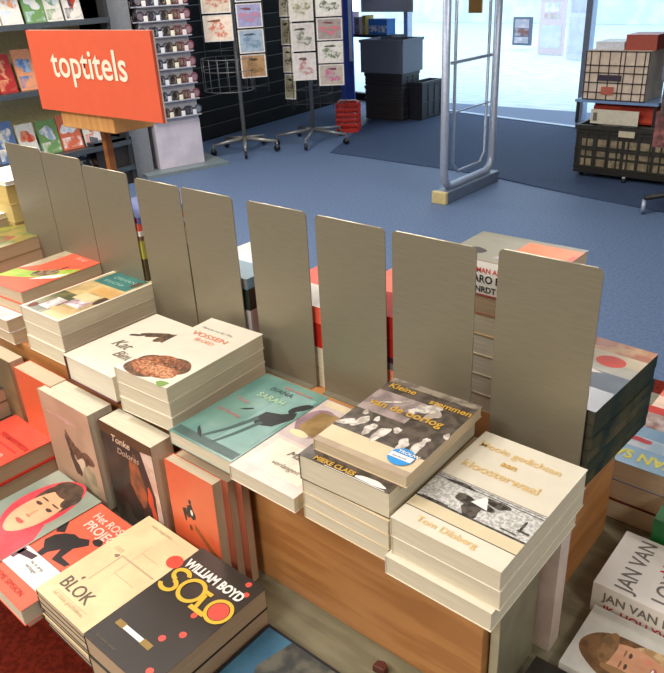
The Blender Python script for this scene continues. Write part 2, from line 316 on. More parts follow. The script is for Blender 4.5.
# =================================================================== BACK SIDE OF THE RISER  (books face away from us)
def back_stack(where, x0, x1, y0, ts, ztop_rel, bands, ln=.19):
    """ts: list of (z_low, colour, word); books lie head towards us; their near edge shows"""
    z = ztop_rel
    for k, (zl, c, word, pg) in enumerate(ts):
        if z-zl < .003: z = zl; continue
        M = mat(c, .45, coat=.2)
        # rotated half a turn, so the corner given is the far right one
        art = [(rect(0, a_, 1, b_), mat(c_, .45, coat=.2)) for a_, b_, c_ in bands] if k == 0 else None
        book((f'{word}, {ORD[k]} from top in the back stack {where}' if k else f'{word} atop the back stack {where}'), (x1+R_.uniform(-.001, .001), y0+ln, H0+zl+.0001), math.pi, x1-x0, ln, z-zl-.0002, M, art, spine=M, back=M, pages=pg)
        z = zl
def solid_pg(c): return pages_mat(c)
back_stack('in the blue and yellow gap', -1.05, -.915, .260, [(.212, (86, 104, 176), 'dark red-edged blue book', solid_pg((120, 24, 34))), (.197, (222, 92, 66), 'red-orange book', solid_pg((222, 96, 70))), (.187, (226, 220, 210), 'thin white book', solid_pg((226, 220, 210))), (.177, (130, 90, 66), 'thin brown book', solid_pg((140, 100, 78))), (.140, (186, 176, 70), 'yellow-green book', solid_pg((190, 182, 74))), (.10, (82, 70, 40), 'dark olive book', solid_pg((88, 74, 44))), (.05, (82, 70, 40), 'olive book', solid_pg((92, 78, 46))), (0, (82, 70, 40), 'olive-brown book', solid_pg((96, 80, 50)))], .225, [(0, 1, (92, 112, 184))])
back_stack('by the animal-head stack', -.765, -.624, .264, [(.140, (96, 146, 164), 'white and blue book', solid_pg((130, 128, 130))), (.10, (34, 50, 40), 'dark green book', solid_pg((36, 52, 42))), (.05, (190, 184, 184), 'pale grey book', solid_pg((196, 190, 190))), (0, (190, 184, 184), 'pale grey paperback', solid_pg((196, 190, 184)))], .160, [(0, .58, (224, 224, 224)), (.58, 1, (96, 146, 168))], .15)
back_stack('in the orange and white gap', -.585, -.455, .264, [(.119, (236, 100, 78), 'orange and white book', solid_pg((236, 98, 76))), (.074, (184, 40, 28), 'red book', solid_pg((184, 40, 28))), (.037, (216, 206, 178), 'cream book', PG), (0, (216, 206, 178), 'cream paperback', PG)], .148, [(0, .62, (238, 100, 78)), (.62, 1, (236, 230, 220))])
back_stack('in the red gap', -.432, -.312, .264, [(.132, (180, 42, 26), 'salmon and red book', solid_pg((176, 38, 26))), (.10, (168, 34, 24), 'deep red book', solid_pg((170, 36, 26))), (.09, (70, 30, 50), 'thin purple book', solid_pg((74, 34, 54))), (.078, (120, 110, 110), 'thin grey book', solid_pg((120, 110, 110))), (.04, (236, 150, 116), 'peach book', solid_pg((236, 150, 116))), (0, (236, 150, 116), 'peach paperback', solid_pg((230, 160, 126)))], .168, [(0, .6, (246, 130, 110)), (.6, 1, (184, 44, 28))])
# tall stack with the book lying crosswise
ytop = .355; ztop = H0+.2475
w, l, t = .118, .172, .052
wsp = mat((238, 234, 226), .4, var=.02)
art = [(rect(0, 0, 1, 1), mat((128, 128, 112), .35, noise=(150, 146, 128), scale=12)), (rect(.0, .0, .9, .34), mat((206, 78, 54), .35, noise=(222, 120, 64), scale=18)), (rect(.45, .05, .9, .5), mat((220, 120, 60), .35)), (blob(.25, .45, .12, .16, seed=4, jag=.3), mat((120, 90, 110), noise=(210, 190, 200), scale=40)), (blob(.3, .8, .1, .1, seed=8), mat((70, 60, 64)))]
# spine towards us: local x -> +Y, local y -> -X
N_ = book('thick white-spined book lying crosswise on the tall stack behind the right dividers', (-.112, ytop, ztop-t), math.pi/2, w, l, t, mat((160, 60, 70), .4), art, spine=wsp, back=mat((90, 20, 30)), pages=PG2)
for s, zz, c, sz in (('NASKA ROMAN ANNA', .034, (214, 70, 60), .011), ('MCMNARO ENCA', .019, (30, 28, 26), .016), ('TRDVDE NRDT', .004, (40, 38, 36), .013)):
    text(s, sz, mat(c), N_, (-.0004, l-.004, zz), (math.pi/2, 0, -math.pi/2), .95, .02)
zz = ztop-t
back = [(.030, 'brown-edged book', PG3, .150), (.034, 'orange-topped cream book', PG, .150), (.034, 'cream-edged book', PGW, .128), (.034, 'cream-edged paperback', PGW, .128), (.034, 'pale cream book', PGW, .125), (.0295, 'pale cream paperback', PGW, .125)]
for k, (tt, wd, pg, ww) in enumerate(back):
    zz -= tt
    M = mat((240, 190, 128) if k == 1 else (150, 60, 50) if k == 0 else (222, 208, 176), .45)
    book(f'{wd}, {ORD[k+1]} from top in the stack of the white-spined book', (-.262+ww+(.002 if k % 2 else 0), .352+.18, zz+.0001), math.pi, ww, .18, tt-.0002, M, spine=M, back=M, pages=pg)
# J stack right end
w, l = .122, .197; zt = H0+.120; t = .0205; yaw = math.pi-.06
jm = mat((120, 128, 136), .5, noise=(150, 156, 160), scale=8, coat=.4); jd = mat((34, 52, 50), .7, noise=(62, 64, 48), scale=16, spec=.2)
sky1 = mat((120, 132, 146), .5); sky2 = mat((190, 188, 176), .5)
# local frame: u from the spine (right side for us) to the left, v from the far edge towards us
art = [(rect(0, .30, 1, .48), sky2), (rect(0, .48, 1, 1), sky1), (rect(0, .72, 1, 1), mat((92, 102, 126), .3, coat=.4)), (rect(0, .0, 1, .18), mat((206, 164, 120), .4, noise=(178, 104, 74), scale=26)), (rect(0, .18, 1, .33), mat((206, 190, 160), .4)), (blob(.34, .31, .17, .085, n=36, jag=0), mat((222, 80, 66), .5)), ([(.3, .50), (.58, .46), (.8, .52), (.5, .555)], mat((236, 220, 210), .4)), (blob(.62, .44, .12, .025, seed=3), mat((222, 120, 104)))]
PGD = pages_mat((76, 72, 60))
J = book('book with red disc on hazy grey-blue cover, top of the right-hand back stack', (.010, .458, zt-t), yaw, w, l, t, jm, art, spine=jd, pages=PGD)
under(['dark teal-spined book', 'dark green-spined book'], 'the red-disc stack', .010, .458, yaw, w, l, (.020, .0198, .0198, .0198, .0198), zt-t, jd, spine=[jd, mat((28, 44, 46), .7, noise=(78, 76, 52), scale=14, spec=.2), mat((46, 58, 52), .7, noise=(96, 86, 60), scale=14, spec=.2)], pages=PGD, jit=.0015)
# =================================================================== LOWER FRONT LEDGE
# SOLO
w, l, t = .1369, .2078, .036; zt = H0-.1493
rd = mat((224, 84, 70), .4); yl = mat((222, 182, 62), .4, var=.06); blk = mat((50, 44, 38), .35, coat=.5, var=.05)
art = []
for (u, v, a, b) in ((.82, .955, .035, .022), (.90, .88, .035, .022), (.68, .55, .035, .026), (.78, .40, .04, .024), (.65, .30, .04, .024), (.86, .10, .04, .024)): art.append((blob(u, v, a, b, jag=.05), rd))
art.append((rect(.22, .19, .52, .225), white)); art.append((rect(.12, .185, .24, .23), mat((150, 120, 60)))); art.append((rect(.52, .185, .66, .23), mat((150, 120, 60))))
S = book('black paperback with big yellow SOLO lettering and red dots, top of the front stack', (-.4705, -.2309, zt-t), -.0066, w, l, t, blk, art, pages=PG3)
# lettering built as shapes: S O L O, staggered downwards to the right
lt_ = MB()
def ring(cx, cy, rx, ry, th, M, k, a0=0, a1=2*math.pi, n=40, taper=None):
    vs = []; fs = []
    for i in range(n+1):
        a = a0+(a1-a0)*i/n; f = th*(1 if not taper else (1-.0*i)); vs += [(cx+rx*math.cos(a), cy+ry*math.sin(a), k), (cx+(rx-f)*math.cos(a), cy+(ry-f)*math.sin(a), k)]
    for i in range(n): fs.append((2*i, 2*i+1, 2*i+3, 2*i+2))
    lt_.add(vs, fs, M)
zk = t+.0010
ring(.155*w, .725*l, .0165, .0135, .0068, yl, zk, math.radians(20), math.radians(265)); ring(.135*w, .617*l, .0165, .0135, .0068, yl, zk, math.radians(-160), math.radians(85))
ring(.41*w, .675*l, .0225, .0225, .0062, yl, zk+.0002)
lt_.poly([(.545*w, .71*l, zk), (.60*w, .71*l, zk), (.635*w, .60*l, zk), (.585*w, .60*l, zk)], yl); lt_.poly([(.545*w, .60*l, zk+.0001), (.76*w, .60*l, zk+.0001), (.76*w, .565*l, zk+.0001), (.545*w, .565*l, zk+.0001)], yl); lt_.poly([(.53*w, .745*l, zk), (.64*w, .745*l, zk), (.64*w, .715*l, zk), (.53*w, .715*l, zk)], yl)
ring(.845*w, .665*l, .0215, .0215, .0055, yl, zk+.0002)
lt_.build('yellow_lettering', S)
dd = MB(); dd.poly([(.845*w+.0150*math.cos(a), .665*l+.0150*math.sin(a), zk+.0001) for a in [2*math.pi*i/30 for i in range(30)]], rd); dd.build('red_dot', S)
letter(S, 'WILLIAM BOYD', .05, .80, .0215, white, w, l, t, k=26, bold=.04, sx=.79)
letter(S, 'Een James roman', .10, .05, .006, mat((110, 96, 70)), w, l, t, k=26)
book('second black paperback, lying under the one lettered SOLO', (-.469, -.2325, LED+.0003), -.004, w, l, H0-.1493-t-LED-.0005, blk, spine=blk, pages=PG3)
# BLOK
w, l = .128, .2, ; zt = H0-.1500; t = .0125; yaw = -.020
bl = mat((226, 206, 160), .5, noise=(214, 194, 150), scale=16); ln = mat((186, 160, 128), .5)
art = [(rect(.02, .02, .98, .98), bl), (rect(.34, .30, .36, .60), ln), (rect(.34, .585, .95, .60), ln), (rect(.50, .45, .88, .455), ln), (rect(.5, .45, .51, .80), mat((200, 168, 150))), (rect(.15, .60, .30, .64), mat((206, 184, 140))), (rect(.5, .7, .8, .705), ln), (blob(.29, .28, .022, .014, jag=.3), mat((120, 90, 70))), (blob(.29, .57, .04, .016, jag=.3), mat((150, 120, 110))),
       (rect(.2, .10, .8, .104), ln), (rect(.2, .085, .7, .089), ln), (rect(.05, .93, .9, .935), mat((206, 180, 140)))]
BK = book('thin cream paperback lettered BLOK, top of the front stack beside the black one', (-.601, -.2265, zt-t), yaw, w, l, t, bl, art, pages=PG2, spine=mat((90, 66, 50)))
letter(BK, 'BLOK', .13, .135, .030, mat((96, 84, 72)), w, l, t, k=24, sx=.92)
letter(BK, 'een kleine geschiedenis', .2, .06, .008, ln, w, l, t, k=24); letter(BK, 'voor beginners', .2, .93, .008, ln, w, l, t, k=24)
rs = MB(); rs.poly([(.93*w+.014*math.cos(a), .80*l+.0125*math.sin(a), t+.0009) for a in [2*math.pi*i/30 for i in range(30)]], mat((232, 80, 62), .4)); rs.build('sticker', BK)
under('thin cream paperback with a dark spine', 'the stack topped by BLOK', -.601, -.2265, yaw, w, l, (.0125, .0125, .0125, .0125, .0122), zt-t, bl, spine=mat((70, 50, 40)), pages=PG2, jit=.0018)
# ROSS PROJEKT
w, l, t = .145, .212, .030; zt = H0-.186; yaw = -.03
blackm = mat((34, 28, 26), .5)
art = [([(.20, .48), (.28, .44), (.40, .40), (.50, .50), (.62, .58), (.70, .66), (.62, .70), (.50, .66), (.40, .66), (.30, .62), (.22, .56)], blackm), (blob(.74, .72, .07, .035, seed=3), blackm), ([(.50, .50), (.56, .40), (.78, .42), (.80, .46), (.62, .46), (.60, .58)], blackm), ([(.30, .46), (.34, .34), (.42, .33), (.42, .44)], blackm), ([(.18, .58), (.10, .66), (.14, .72), (.28, .62)], blackm), (blob(.84, .38, .1, .012, seed=6, rot=.3), mat((150, 40, 30)))]
RP = book('orange paperback with a black running figure and a white label, partly under BLOK', (-.762, -.246, zt-t), yaw, w, l, t, orange, art, pages=PG)
letter(RP, 'Het ROSIE', .30, .86, .021, mat((246, 200, 180)), w, l, t, k=24, bold=.02); letter(RP, 'PROJECT', .34, .755, .024, mat((246, 206, 188)), w, l, t, k=24, bold=.02)
lb = MB(); lb.prism([(.06*w, .15*l, 0), (.88*w, .16*l, 0), (.85*w, .37*l, 0), (.07*w, .36*l, 0)], (0, 0, .0006), white)
lb.poly([(.12*w, .22*l, .0009), (.20*w, .22*l, .0009), (.20*w, .34*l, .0009), (.12*w, .34*l, .0009)], mat((120, 70, 90))); lb.poly([(.14*w, .26*l, .0009), (.40*w, .30*l, .0009), (.40*w, .35*l, .0009), (.14*w, .32*l, .0009)], mat((70, 44, 54)))
lo = lb.build('label_card', RP, (0, 0, t+.0005)); tag(lo, 'white price label')
text('nu in prijs', .009, ink, lo, (.42*w, .28*l, .001), name='label_lettering'); text('verlaagd', .009, ink, lo, (.42*w, .235*l, .001), name='label_lettering')
letter(RP, 'GRAEME SIMSION', .10, .06, .013, mat((180, 40, 30)), w, l, t, k=24)
book('orange paperback under the one with the running figure', (-.764, -.240, LED), yaw, w, l-.005, zt-t-LED-.0002, orange, pages=PG)
# FACE book
w, l, t = .148, .212, .034; zt = H0-.184; yaw = -.03
gg = mat((150, 158, 142), .35, noise=(128, 140, 126), scale=10, coat=.3); pink = mat((226, 74, 84), .4, noise=(204, 56, 66), scale=20)
skin = mat((232, 180, 140), .45, noise=(222, 166, 126), scale=20); hair = mat((58, 42, 30), .5, noise=(84, 62, 44), scale=70)
def rot_pts(P, cx, cy, a): return [(cx+(x-cx)*math.cos(a)-(y-cy)*math.sin(a), cy+(x-cx)*math.sin(a)+(y-cy)*math.cos(a)) for x, y in P]
art = [(blob(.50, .66, .36, .36, n=30, jag=.04), pink), ([(.05, .0), (1, 0), (.98, .40), (.84, .55), (.6, .3), (.2, .3)], pink), (blob(.52, .78, .27, .22, n=30, jag=.03), hair), (blob(.53, .60, .245, .28, n=34, jag=.03), skin), (blob(.50, .90, .22, .10, seed=3, jag=.08), hair), (blob(.70, .84, .09, .10, seed=8, jag=.1), hair),
       (blob(.42, .66, .055, .017, seed=1), mat((70, 48, 36))), (blob(.64, .66, .055, .017, seed=2), mat((70, 48, 36))), (blob(.42, .72, .07, .009, seed=3), hair), (blob(.64, .72, .07, .009, seed=4), hair), (blob(.53, .56, .028, .05, seed=5), mat((210, 150, 112))), (blob(.53, .445, .085, .018, seed=6), mat((186, 84, 74))), (blob(.53, .52, .045, .010, seed=9), mat((190, 128, 96)))]
FC = book('paperback with a young woman in a pink headscarf, left of the orange running figure', (-.888, -.240, zt-t), yaw, w, l, t, gg, art, pages=PG3)
# RED pair
w, l, t = .150, .215, .037; zt = H0-.150; yaw = -.02
art = [(rect(.28, .78-.1*i-.012, .9, .78-.1*i+.012), mat((206, 50, 36))) for i in range(0, 2)] + [(rect(.15, .2, .5, .26), ink)]
RD = book('red hardback with lines of white lettering, upper of the pair at the far left', (-1.085, -.213, zt-t), yaw, w, l, t, mat((218, 80, 58), .4, coat=.3), art, pages=PG3, hard=True, name='hardback')
for k, s in enumerate(('Een man', 'komt nooit', 'alleen', 'terug uit', 'de oorlog')): letter(RD, s, .36, .56-.09*k, .018, mat((250, 190, 176)), w, l, t, k=24, bold=.02, sx=1.1)
letter(RD, 'HERMAN VELDE', .30, .74, .014, mat((190, 44, 32)), w, l, t, k=24, bold=.02)
book('red hardback lying under the one with white lettering', (-1.083, -.215, LED), yaw, w, l, zt-t-LED-.0002, mat((206, 44, 36), .4), pages=PG3, hard=True, name='hardback')
dkm = mat((40, 44, 38), .4, noise=(64, 60, 50), scale=20)
book('dark-covered book at the left edge, beyond the red hardback', (-1.255, -.20, H0-.122), -.02, .15, .21, .028, dkm, pages=PG3)
under('brown-edged book', 'the dark stack at the left edge', -1.255, -.20, -.02, .15, .21, (.037, .038), H0-.122, dkm, pages=PG3)
# BLUE book at the bottom
w, l, t = .165, .205, .017
sea = mat((72, 122, 148), .35, noise=(50, 96, 124), scale=8, coat=.4)
art = [(rect(.03, .02, .97, .98), sea), ([(.30, .98), (.97, .98), (.97, .10), (.3, .10), (.38, .5), (.22, .7)], mat((96, 94, 84), .4, noise=(58, 62, 60), scale=34)), (blob(.15, .45, .1, .1, seed=3, jag=.3), mat((150, 176, 186), .4, noise=(96, 130, 150), scale=20)), (blob(.5, .3, .12, .08, seed=6, jag=.3), mat((200, 206, 206), .4, noise=(90, 100, 104), scale=60)), (blob(.3, .3, .06, .05, seed=9), mat((150, 110, 70)))]
book('blue paperback with dark trees, flat on the ledge right of the black stack', (-.326, -.236, LED+.0003), 0, w, l, t, mat((24, 30, 36), .4), art)
cl = MB(); cl.prism([(0, 0, 0), (.018, .002, 0), (.020, .011, 0), (.010, .016, 0), (.001, .012, 0)], (0, 0, .012), mat((84, 36, 26), .5)); o = cl.build('book_clip', None, tuple(PZ(372, 671, LED)), bevel=.002); tag(o, 'small dark red clip lying on the bare ledge at the bottom centre', 'clip')
# standing books leaning against the riser (cover towards the viewer)
def standing(label, x, y, w, h, t, cover, art=None, pages=PG2, lean=3, yaw=0, **k):
    # local z -> -Y, so place the foot of the back cover
    return book(label, (x, y-.012, LED+.0005), 0, w, h, t, cover, art, pages=pages, rot=(math.radians(90-lean), 0, math.radians(yaw)), **k)
gp = mat((196, 164, 138), .45, noise=(182, 148, 124), scale=10)
art = [(blob(.48, .55, .07, .16, seed=3, jag=.4, rot=.5), mat((76, 52, 44), noise=(120, 92, 78), scale=60)), (blob(.70, .48, .16, .10, seed=4, jag=.4), mat((120, 86, 68), noise=(90, 60, 48), scale=60)), (blob(.62, .38, .09, .08, seed=14, jag=.4), mat((220, 196, 170))), (blob(.5, .34, .06, .14, seed=16, jag=.3, rot=.4), mat((84, 60, 52))), (blob(.75, .2, .16, .2, seed=6, jag=.2), mat((150, 142, 118), noise=(190, 170, 140), scale=30)), (blob(.4, .8, .25, .03, seed=8, jag=.3), mat((208, 164, 150)))]
GP = standing('thick pinkish-grey paperback with a dog picture, standing against the riser', -.906, .043, .160, .206, .048, gp, art, pages=PG, lean=0)
letter(GP, 'verloren', .18, .78, .014, mat((214, 168, 154)), .16, .206, .048, k=24)
wtop = PGW
dkc = mat((64, 50, 42), .4, noise=(40, 32, 28), scale=20)
art = [(rect(.0, .90, 1, 1), mat((92, 62, 36))), (blob(.60, .55, .12, .30, seed=3, jag=.3), mat((172, 92, 56), noise=(110, 76, 50), scale=30)), ([(.78, .9), (.92, .5), (.86, .0), (1, 0), (1, .92)], mat((222, 196, 182), noise=(206, 168, 150), scale=30)), (blob(.82, .40, .06, .14, seed=5, jag=.4), mat((216, 82, 52))), (blob(.45, .28, .14, .2, seed=9, jag=.2), mat((46, 36, 30)))]
DC = standing('dark brown paperback with a painted cover, standing right of the dog picture book', -.722, .043, .142, .207, .043, dkc, art, pages=PG, lean=0)
letter(DC, 'Tonke', .22, .86, .020, mat((226, 196, 170)), .142, .207, .043, k=24, font_shear=.3, bold=.015); letter(DC, 'Dolores', .30, .76, .018, mat((210, 180, 160)), .142, .207, .043, k=24, font_shear=.3)
oc = mat((222, 100, 60), .4, coat=.3, var=.04)
art = [(blob(.44, .60, .075, .085, seed=3, jag=.4), mat((52, 48, 44))), (blob(.46, .60, .025, .03, seed=4), white), (blob(.45, .70, .03, .025, seed=2), mat((60, 60, 70))), ([(.50, .50), (.84, .34), (.96, .30), (.90, .26), (.76, .31), (.48, .45)], mat((150, 84, 40))), ([(.35, .62), (.26, .60), (.30, .48), (.33, .50)], mat((50, 46, 44))), (blob(.40, .44, .03, .03, seed=7), mat((110, 56, 36)))]
WC = standing('orange paperback with a small witch-like figure on a broom, standing against the riser', -.549, .016, .111, .200, .018, oc, art, pages=PG2, lean=1)
M2 = mat((170, 90, 66), .5)
standing('brown-edged paperback standing directly behind the orange one with the figure', -.545, .031, .120, .200, .0155, M2, pages=PG3, lean=1)
standing('brown-edged paperback standing closest to the riser behind the orange one', -.534, .046, .122, .196, .0148, M2, pages=PG3, lean=.5)
art = [([(.62, .58), (.74, .66), (.84, .5), (.86, .30), (.96, .2), (.80, .18), (.74, .4)], blackm)]
standing('orange paperback with a black figure, standing left of the dog picture book', -1.018, .044, .130, .208, .034, oc, art, pages=PG2, lean=0)
ol = mat((132, 112, 78), .45, noise=(112, 94, 66), scale=14)
standing('olive-brown book standing at the left edge against the riser', -1.165, .044, .12, .207, .03, ol, pages=PG2, lean=0)
# =================================================================== RIGHT END OF THE LEDGE
# books turned a quarter: head of the cover towards -X, spine towards us
def quarter(label, x1, y0, z0, w, l, t, cover, art=None, **k):
    return book(label, (x1, y0, z0), math.pi/2, w, l, t, cover, art, **k)
w, l, t = .132, .205, .054
wc = mat((226, 220, 212), .35, coat=.4, var=.03)
JV = quarter('thick white book lettered JAN VAN LOY lying at the right edge', .224, .286, LED+.0003, w, l, t, wc, spine=wc, back=wc, pages=PG)
gy = mat((112, 104, 96), .5); rr = mat((190, 40, 44), .5)
# on the cover: local x runs along +Y, local y along -X
letter(JV, 'JAN VAN', .06, .76, .034, gy, w, l, t, k=14, bold=.01, sx=.86, name='lettering'); letter(JV, 'LOY', .10, .52, .034, gy, w, l, t, k=14, bold=.01, sx=.86); letter(JV, 'NR.1', .56, .58, .026, rr, w, l, t, k=14, bold=.02, sx=.8)
letter(JV, 'IK, HOLLYWOOD', .06, .30, .022, rr, w, l, t, k=14, bold=.01)
text('JAN VAN LOY', .021, gy, JV, (-.0006, l-.016, .029), (math.pi/2, 0, -math.pi/2), .9, .02); text('IK, HOLLYWOOD', .019, rr, JV, (-.0006, l-.018, .008), (math.pi/2, 0, -math.pi/2), .9, .02)
w, l, t = .135, .205, .020
bgf = mat((206, 204, 196), .35, coat=.3); sk = mat((216, 160, 124), .45, noise=(206, 148, 112), scale=30); hb = mat((132, 96, 60), .5, noise=(104, 74, 46), scale=60)
art = [(blob(.42, .66, .34, .29, seed=5, jag=.06, n=40), hb), (blob(.30, .42, .22, .24, seed=11, jag=.15, n=40), mat((206, 172, 124), .5, noise=(170, 130, 84), scale=70)), (blob(.62, .44, .16, .22, seed=12, jag=.15, n=40), mat((214, 184, 138), .5, noise=(176, 138, 92), scale=70)),
       (blob(.44, .60, .22, .225, n=40, jag=.02, seed=2), sk), (blob(.50, .79, .22, .06, seed=3, jag=.12, n=30), mat((150, 112, 70), .5, noise=(120, 88, 54), scale=70)), (blob(.24, .66, .05, .14, seed=4, jag=.1), mat((160, 120, 76), .5)),
       (blob(.36, .645, .04, .011, seed=1), mat((84, 60, 50))), (blob(.53, .645, .04, .011, seed=2), mat((84, 60, 50))), (blob(.36, .68, .055, .006, seed=1), mat((140, 100, 66))), (blob(.53, .68, .055, .006, seed=2), mat((140, 100, 66))), (blob(.44, .485, .085, .020, seed=6), mat((186, 84, 76))), (blob(.44, .492, .065, .008, seed=6), white), (blob(.445, .57, .024, .035, seed=5), mat((200, 142, 110))), (blob(.33, .54, .04, .03, seed=5), mat((220, 140, 112))), (blob(.56, .54, .04, .03, seed=5), mat((220, 140, 112)))]
quarter('white paperback with a smiling blonde woman, in front of the thick white book', .228, .158, LED+.0003, .122, .2, t, bgf, art, spine=bgf, pages=PG)
bk2 = mat((34, 32, 26), .35, coat=.3)
art = [(blob(.3, .8, .1, .05, seed=3), mat((150, 140, 40))), (rect(.1, .3, .8, .6), mat((52, 50, 38)))]
quarter('black-covered paperback at the bottom right, beside the smiling blonde woman', .196, .018, LED+.0003, .132, .196, .018, bk2, art, spine=bk2, pages=PG3)
# two narrow items standing against the end of the riser
ggm = mat((136, 130, 108), .4, noise=(124, 118, 96), scale=20)
o = book('grey-green booklet standing upright against the end of the riser', (-.0255, .062, LED+.0003), 0, .105, .195, .012, ggm, spine=mat((180, 172, 146), .5), pages=PG2, rot=(math.pi/2, 0, math.pi/2))
o = book('whitish paperback standing narrow side out against the end of the riser', (-.0255, .180, LED+.0003), 0, .030, .196, .030, mat((214, 196, 186), .5, noise=(200, 180, 170), scale=20), pages=PGW, rot=(math.pi/2, 0, math.pi/2))
# blue book with yellow lettering behind the riser end
w, l, t = .135, .20, .038; Yb = .50
bb = mat((128, 164, 190), .35, noise=(100, 146, 180), scale=12, coat=.3)
art = [(rect(.0, .55, 1, .72), mat((196, 200, 206), .4, noise=(150, 176, 196), scale=30)), (blob(.62, .60, .18, .04, seed=4, jag=.3), mat((196, 60, 70))), (rect(0, .0, 1, .38), mat((190, 176, 170), .4, noise=(140, 90, 80), scale=30)), (rect(0, .0, 1, .12), mat((200, 60, 50)))]
BB = book('blue paperback with yellow lettering, beyond the end of the riser', (.052, Yb+l, LED+.078), math.pi, w, l, t, bb, art, spine=bb, pages=PG3)
text('VAN SAL', .034, mat((226, 216, 90)), BB, (.004, .80*l, t+.0006), (0, 0, 0), .85, .03)
book('brown-edged paperback under the blue one with yellow lettering', (.052, Yb+l, LED+.039), math.pi, w, l, .0385, mat((120, 60, 44)), spine=mat((120, 60, 44)), pages=PG3)
book('pale-edged paperback at the bottom under the blue one', (.050, Yb+l-.003, LED+.0003), math.pi, w, l, .038, mat((96, 44, 34)), spine=mat((96, 44, 34)), pages=PG2)
gnm = mat((24, 104, 48), .35, noise=(18, 86, 40), scale=20)
quarter('glossy green book with dark lettering, upper of two at the right edge', .24, .425, LED+.046, .07, .188, .045, gnm, [(rect(.2, .1, .8, .9), mat((30, 34, 32)))], spine=gnm, pages=PG3)
quarter('glossy green book, lower of two at the right edge', .243, .424, LED+.0003, .07, .186, .045, gnm, spine=gnm, pages=PG3)
art = [(rect(0, 0, 1, .5), mat((226, 120, 100))), (rect(0, .5, 1, .75), mat((236, 206, 186))), (rect(0, .82, 1, 1), mat((96, 66, 50), noise=(180, 170, 160), scale=60))]
book('pink and cream paperback beyond the blue one at the far right', (.10, .94, LED+.03), math.pi, .17, .20, .03, mat((226, 130, 110), .4), art, pages=PG2)
book('cream-edged paperback under the pink and cream one', (.102, .938, LED+.0003), math.pi, .17, .20, .0295, mat((226, 130, 110), .4), pages=PG2)
# far left beyond the dividers: yellow-backed stack
ye = mat((196, 172, 104), .5, noise=(180, 156, 90), scale=20)
zz = H0
for k, (tt, c, wd) in enumerate([(.045, (110, 90, 40), 'olive book'), (.03, (206, 150, 140), 'pinkish book'), (.05, (196, 172, 110), 'yellow-tan book'), (.045, (200, 178, 116), 'pale yellow book'), (.045, (196, 172, 108), 'tan-edged yellow book'), (.01, (228, 224, 216), 'thin white-topped book')]):
    book(f'{wd}, {ORD[5-k]} from top in the far left yellow stack', (-1.62+.004*(k % 2), .27, zz), .0, .17, .19, tt-.0002, mat(c, .5), spine=mat(c, .5), pages=pages_mat(c)); zz += tt
# =================================================================== SIGN
sg = empty('promotion_sign', (-1.16, .30, H0)); tag(sg, 'orange sign lettered toptitels in a wooden block on a post above the dividers', 'sign')
Ys = .30
a, b = PY(28, 30, Ys), PY(166, 124, Ys)
a2, b2 = PY(42, 107, Ys), PY(157.5, 30, Ys)
sx0, sx1, sz1, sz0 = a.x, b.x, (a.z+b2.z)/2, (a2.z+b.z)/2
sor = mat((218, 94, 62), .45, var=.03)
MB().box((sx0+1.16, -.006, sz0-H0), (sx1+1.16, 0, sz1-H0), sor).box((sx0+1.16, 0, sz0-H0), (sx1+1.16, .003, sz1-H0), mat((226, 214, 200))).build('sign_board', sg)
ba = PY(54, 74, Ys)
text('toptitels', .0755, mat((250, 226, 204), .5, var=.02), sg, (PY(57, 76, Ys).x+1.16, -.0068, PY(55, 75.5, Ys).z-H0), (math.pi/2, 0, 0), 1.0, .012, align='LEFT')
bx0, bx1 = PY(61.5, 125, Ys).x, PY(112, 125, Ys).x; bz0 = PY(62, 127, Ys).z; bz1 = sz0+.016
MB().box((bx0+1.16, .004, bz0-H0), (bx1+1.16, .10, bz1-H0-.004), mat((214, 160, 96), .5, noise=(196, 140, 78), scale=8, stretch=(6, 1, 1))).build('wooden_block', sg, bevel=.002)
mx = (bx0+bx1)/2+1.16-.012
MB().box((mx-.012, .045, 0), (mx+.002, .060, bz0-H0), woodd).build('post', sg)
# =================================================================== ROOM
carpet = mat((84, 104, 136), .6, noise=(95, 115, 147), scale=60, spec=.35, bump=.3)
redc = mat((112, 36, 22), .9, noise=(88, 26, 16), scale=80, spec=.1, bump=.4)
mata = mat((62, 78, 108), .8, noise=(52, 68, 96), scale=90, spec=.2, bump=.3)
SX = 1.6
sL, sR = PZ(408, 106, 0), PZ(577, 128, 0); dv = (sR-sL).normalized()           # door sill line
nv = Vector((-dv.y, dv.x, 0));
if nv.y < 0: nv = -nv
wl0 = Vector((-5.75, 2.6, 0)); wl1 = Vector((-6.3, 7.4, 0)); wd = (wl1-wl0).normalized()
fl = MB(); fl.box((-9, -3, -.06), (6.0, 7.9, 0), carpet); o = fl.build('floor'); struct(o)
rc = MB().box((-3.3, -1.6, 0), (1.6, 2.22, .006), redc).build('red_carpet'); tag(rc, 'dark red carpet lying under the display stand', 'carpet')
# entrance mat, front edge curved
mp = [PZ(x, y, 0) for x, y in ((330, 153), (360, 157), (400, 163), (450, 170), (500, 179), (577, 196), (664, 213))]
mp += [Vector((-.3, 4.4, 0)), Vector((-.3, 6.3, 0)), sR+dv*.6-nv*.05, sL-nv*.05-dv*.3]
o = MB().prism([(p.x, p.y, .001) for p in mp], (0, 0, .006), mata).build('entrance_mat'); tag(o, 'dark blue-grey entrance mat in front of the glass door', 'mat')
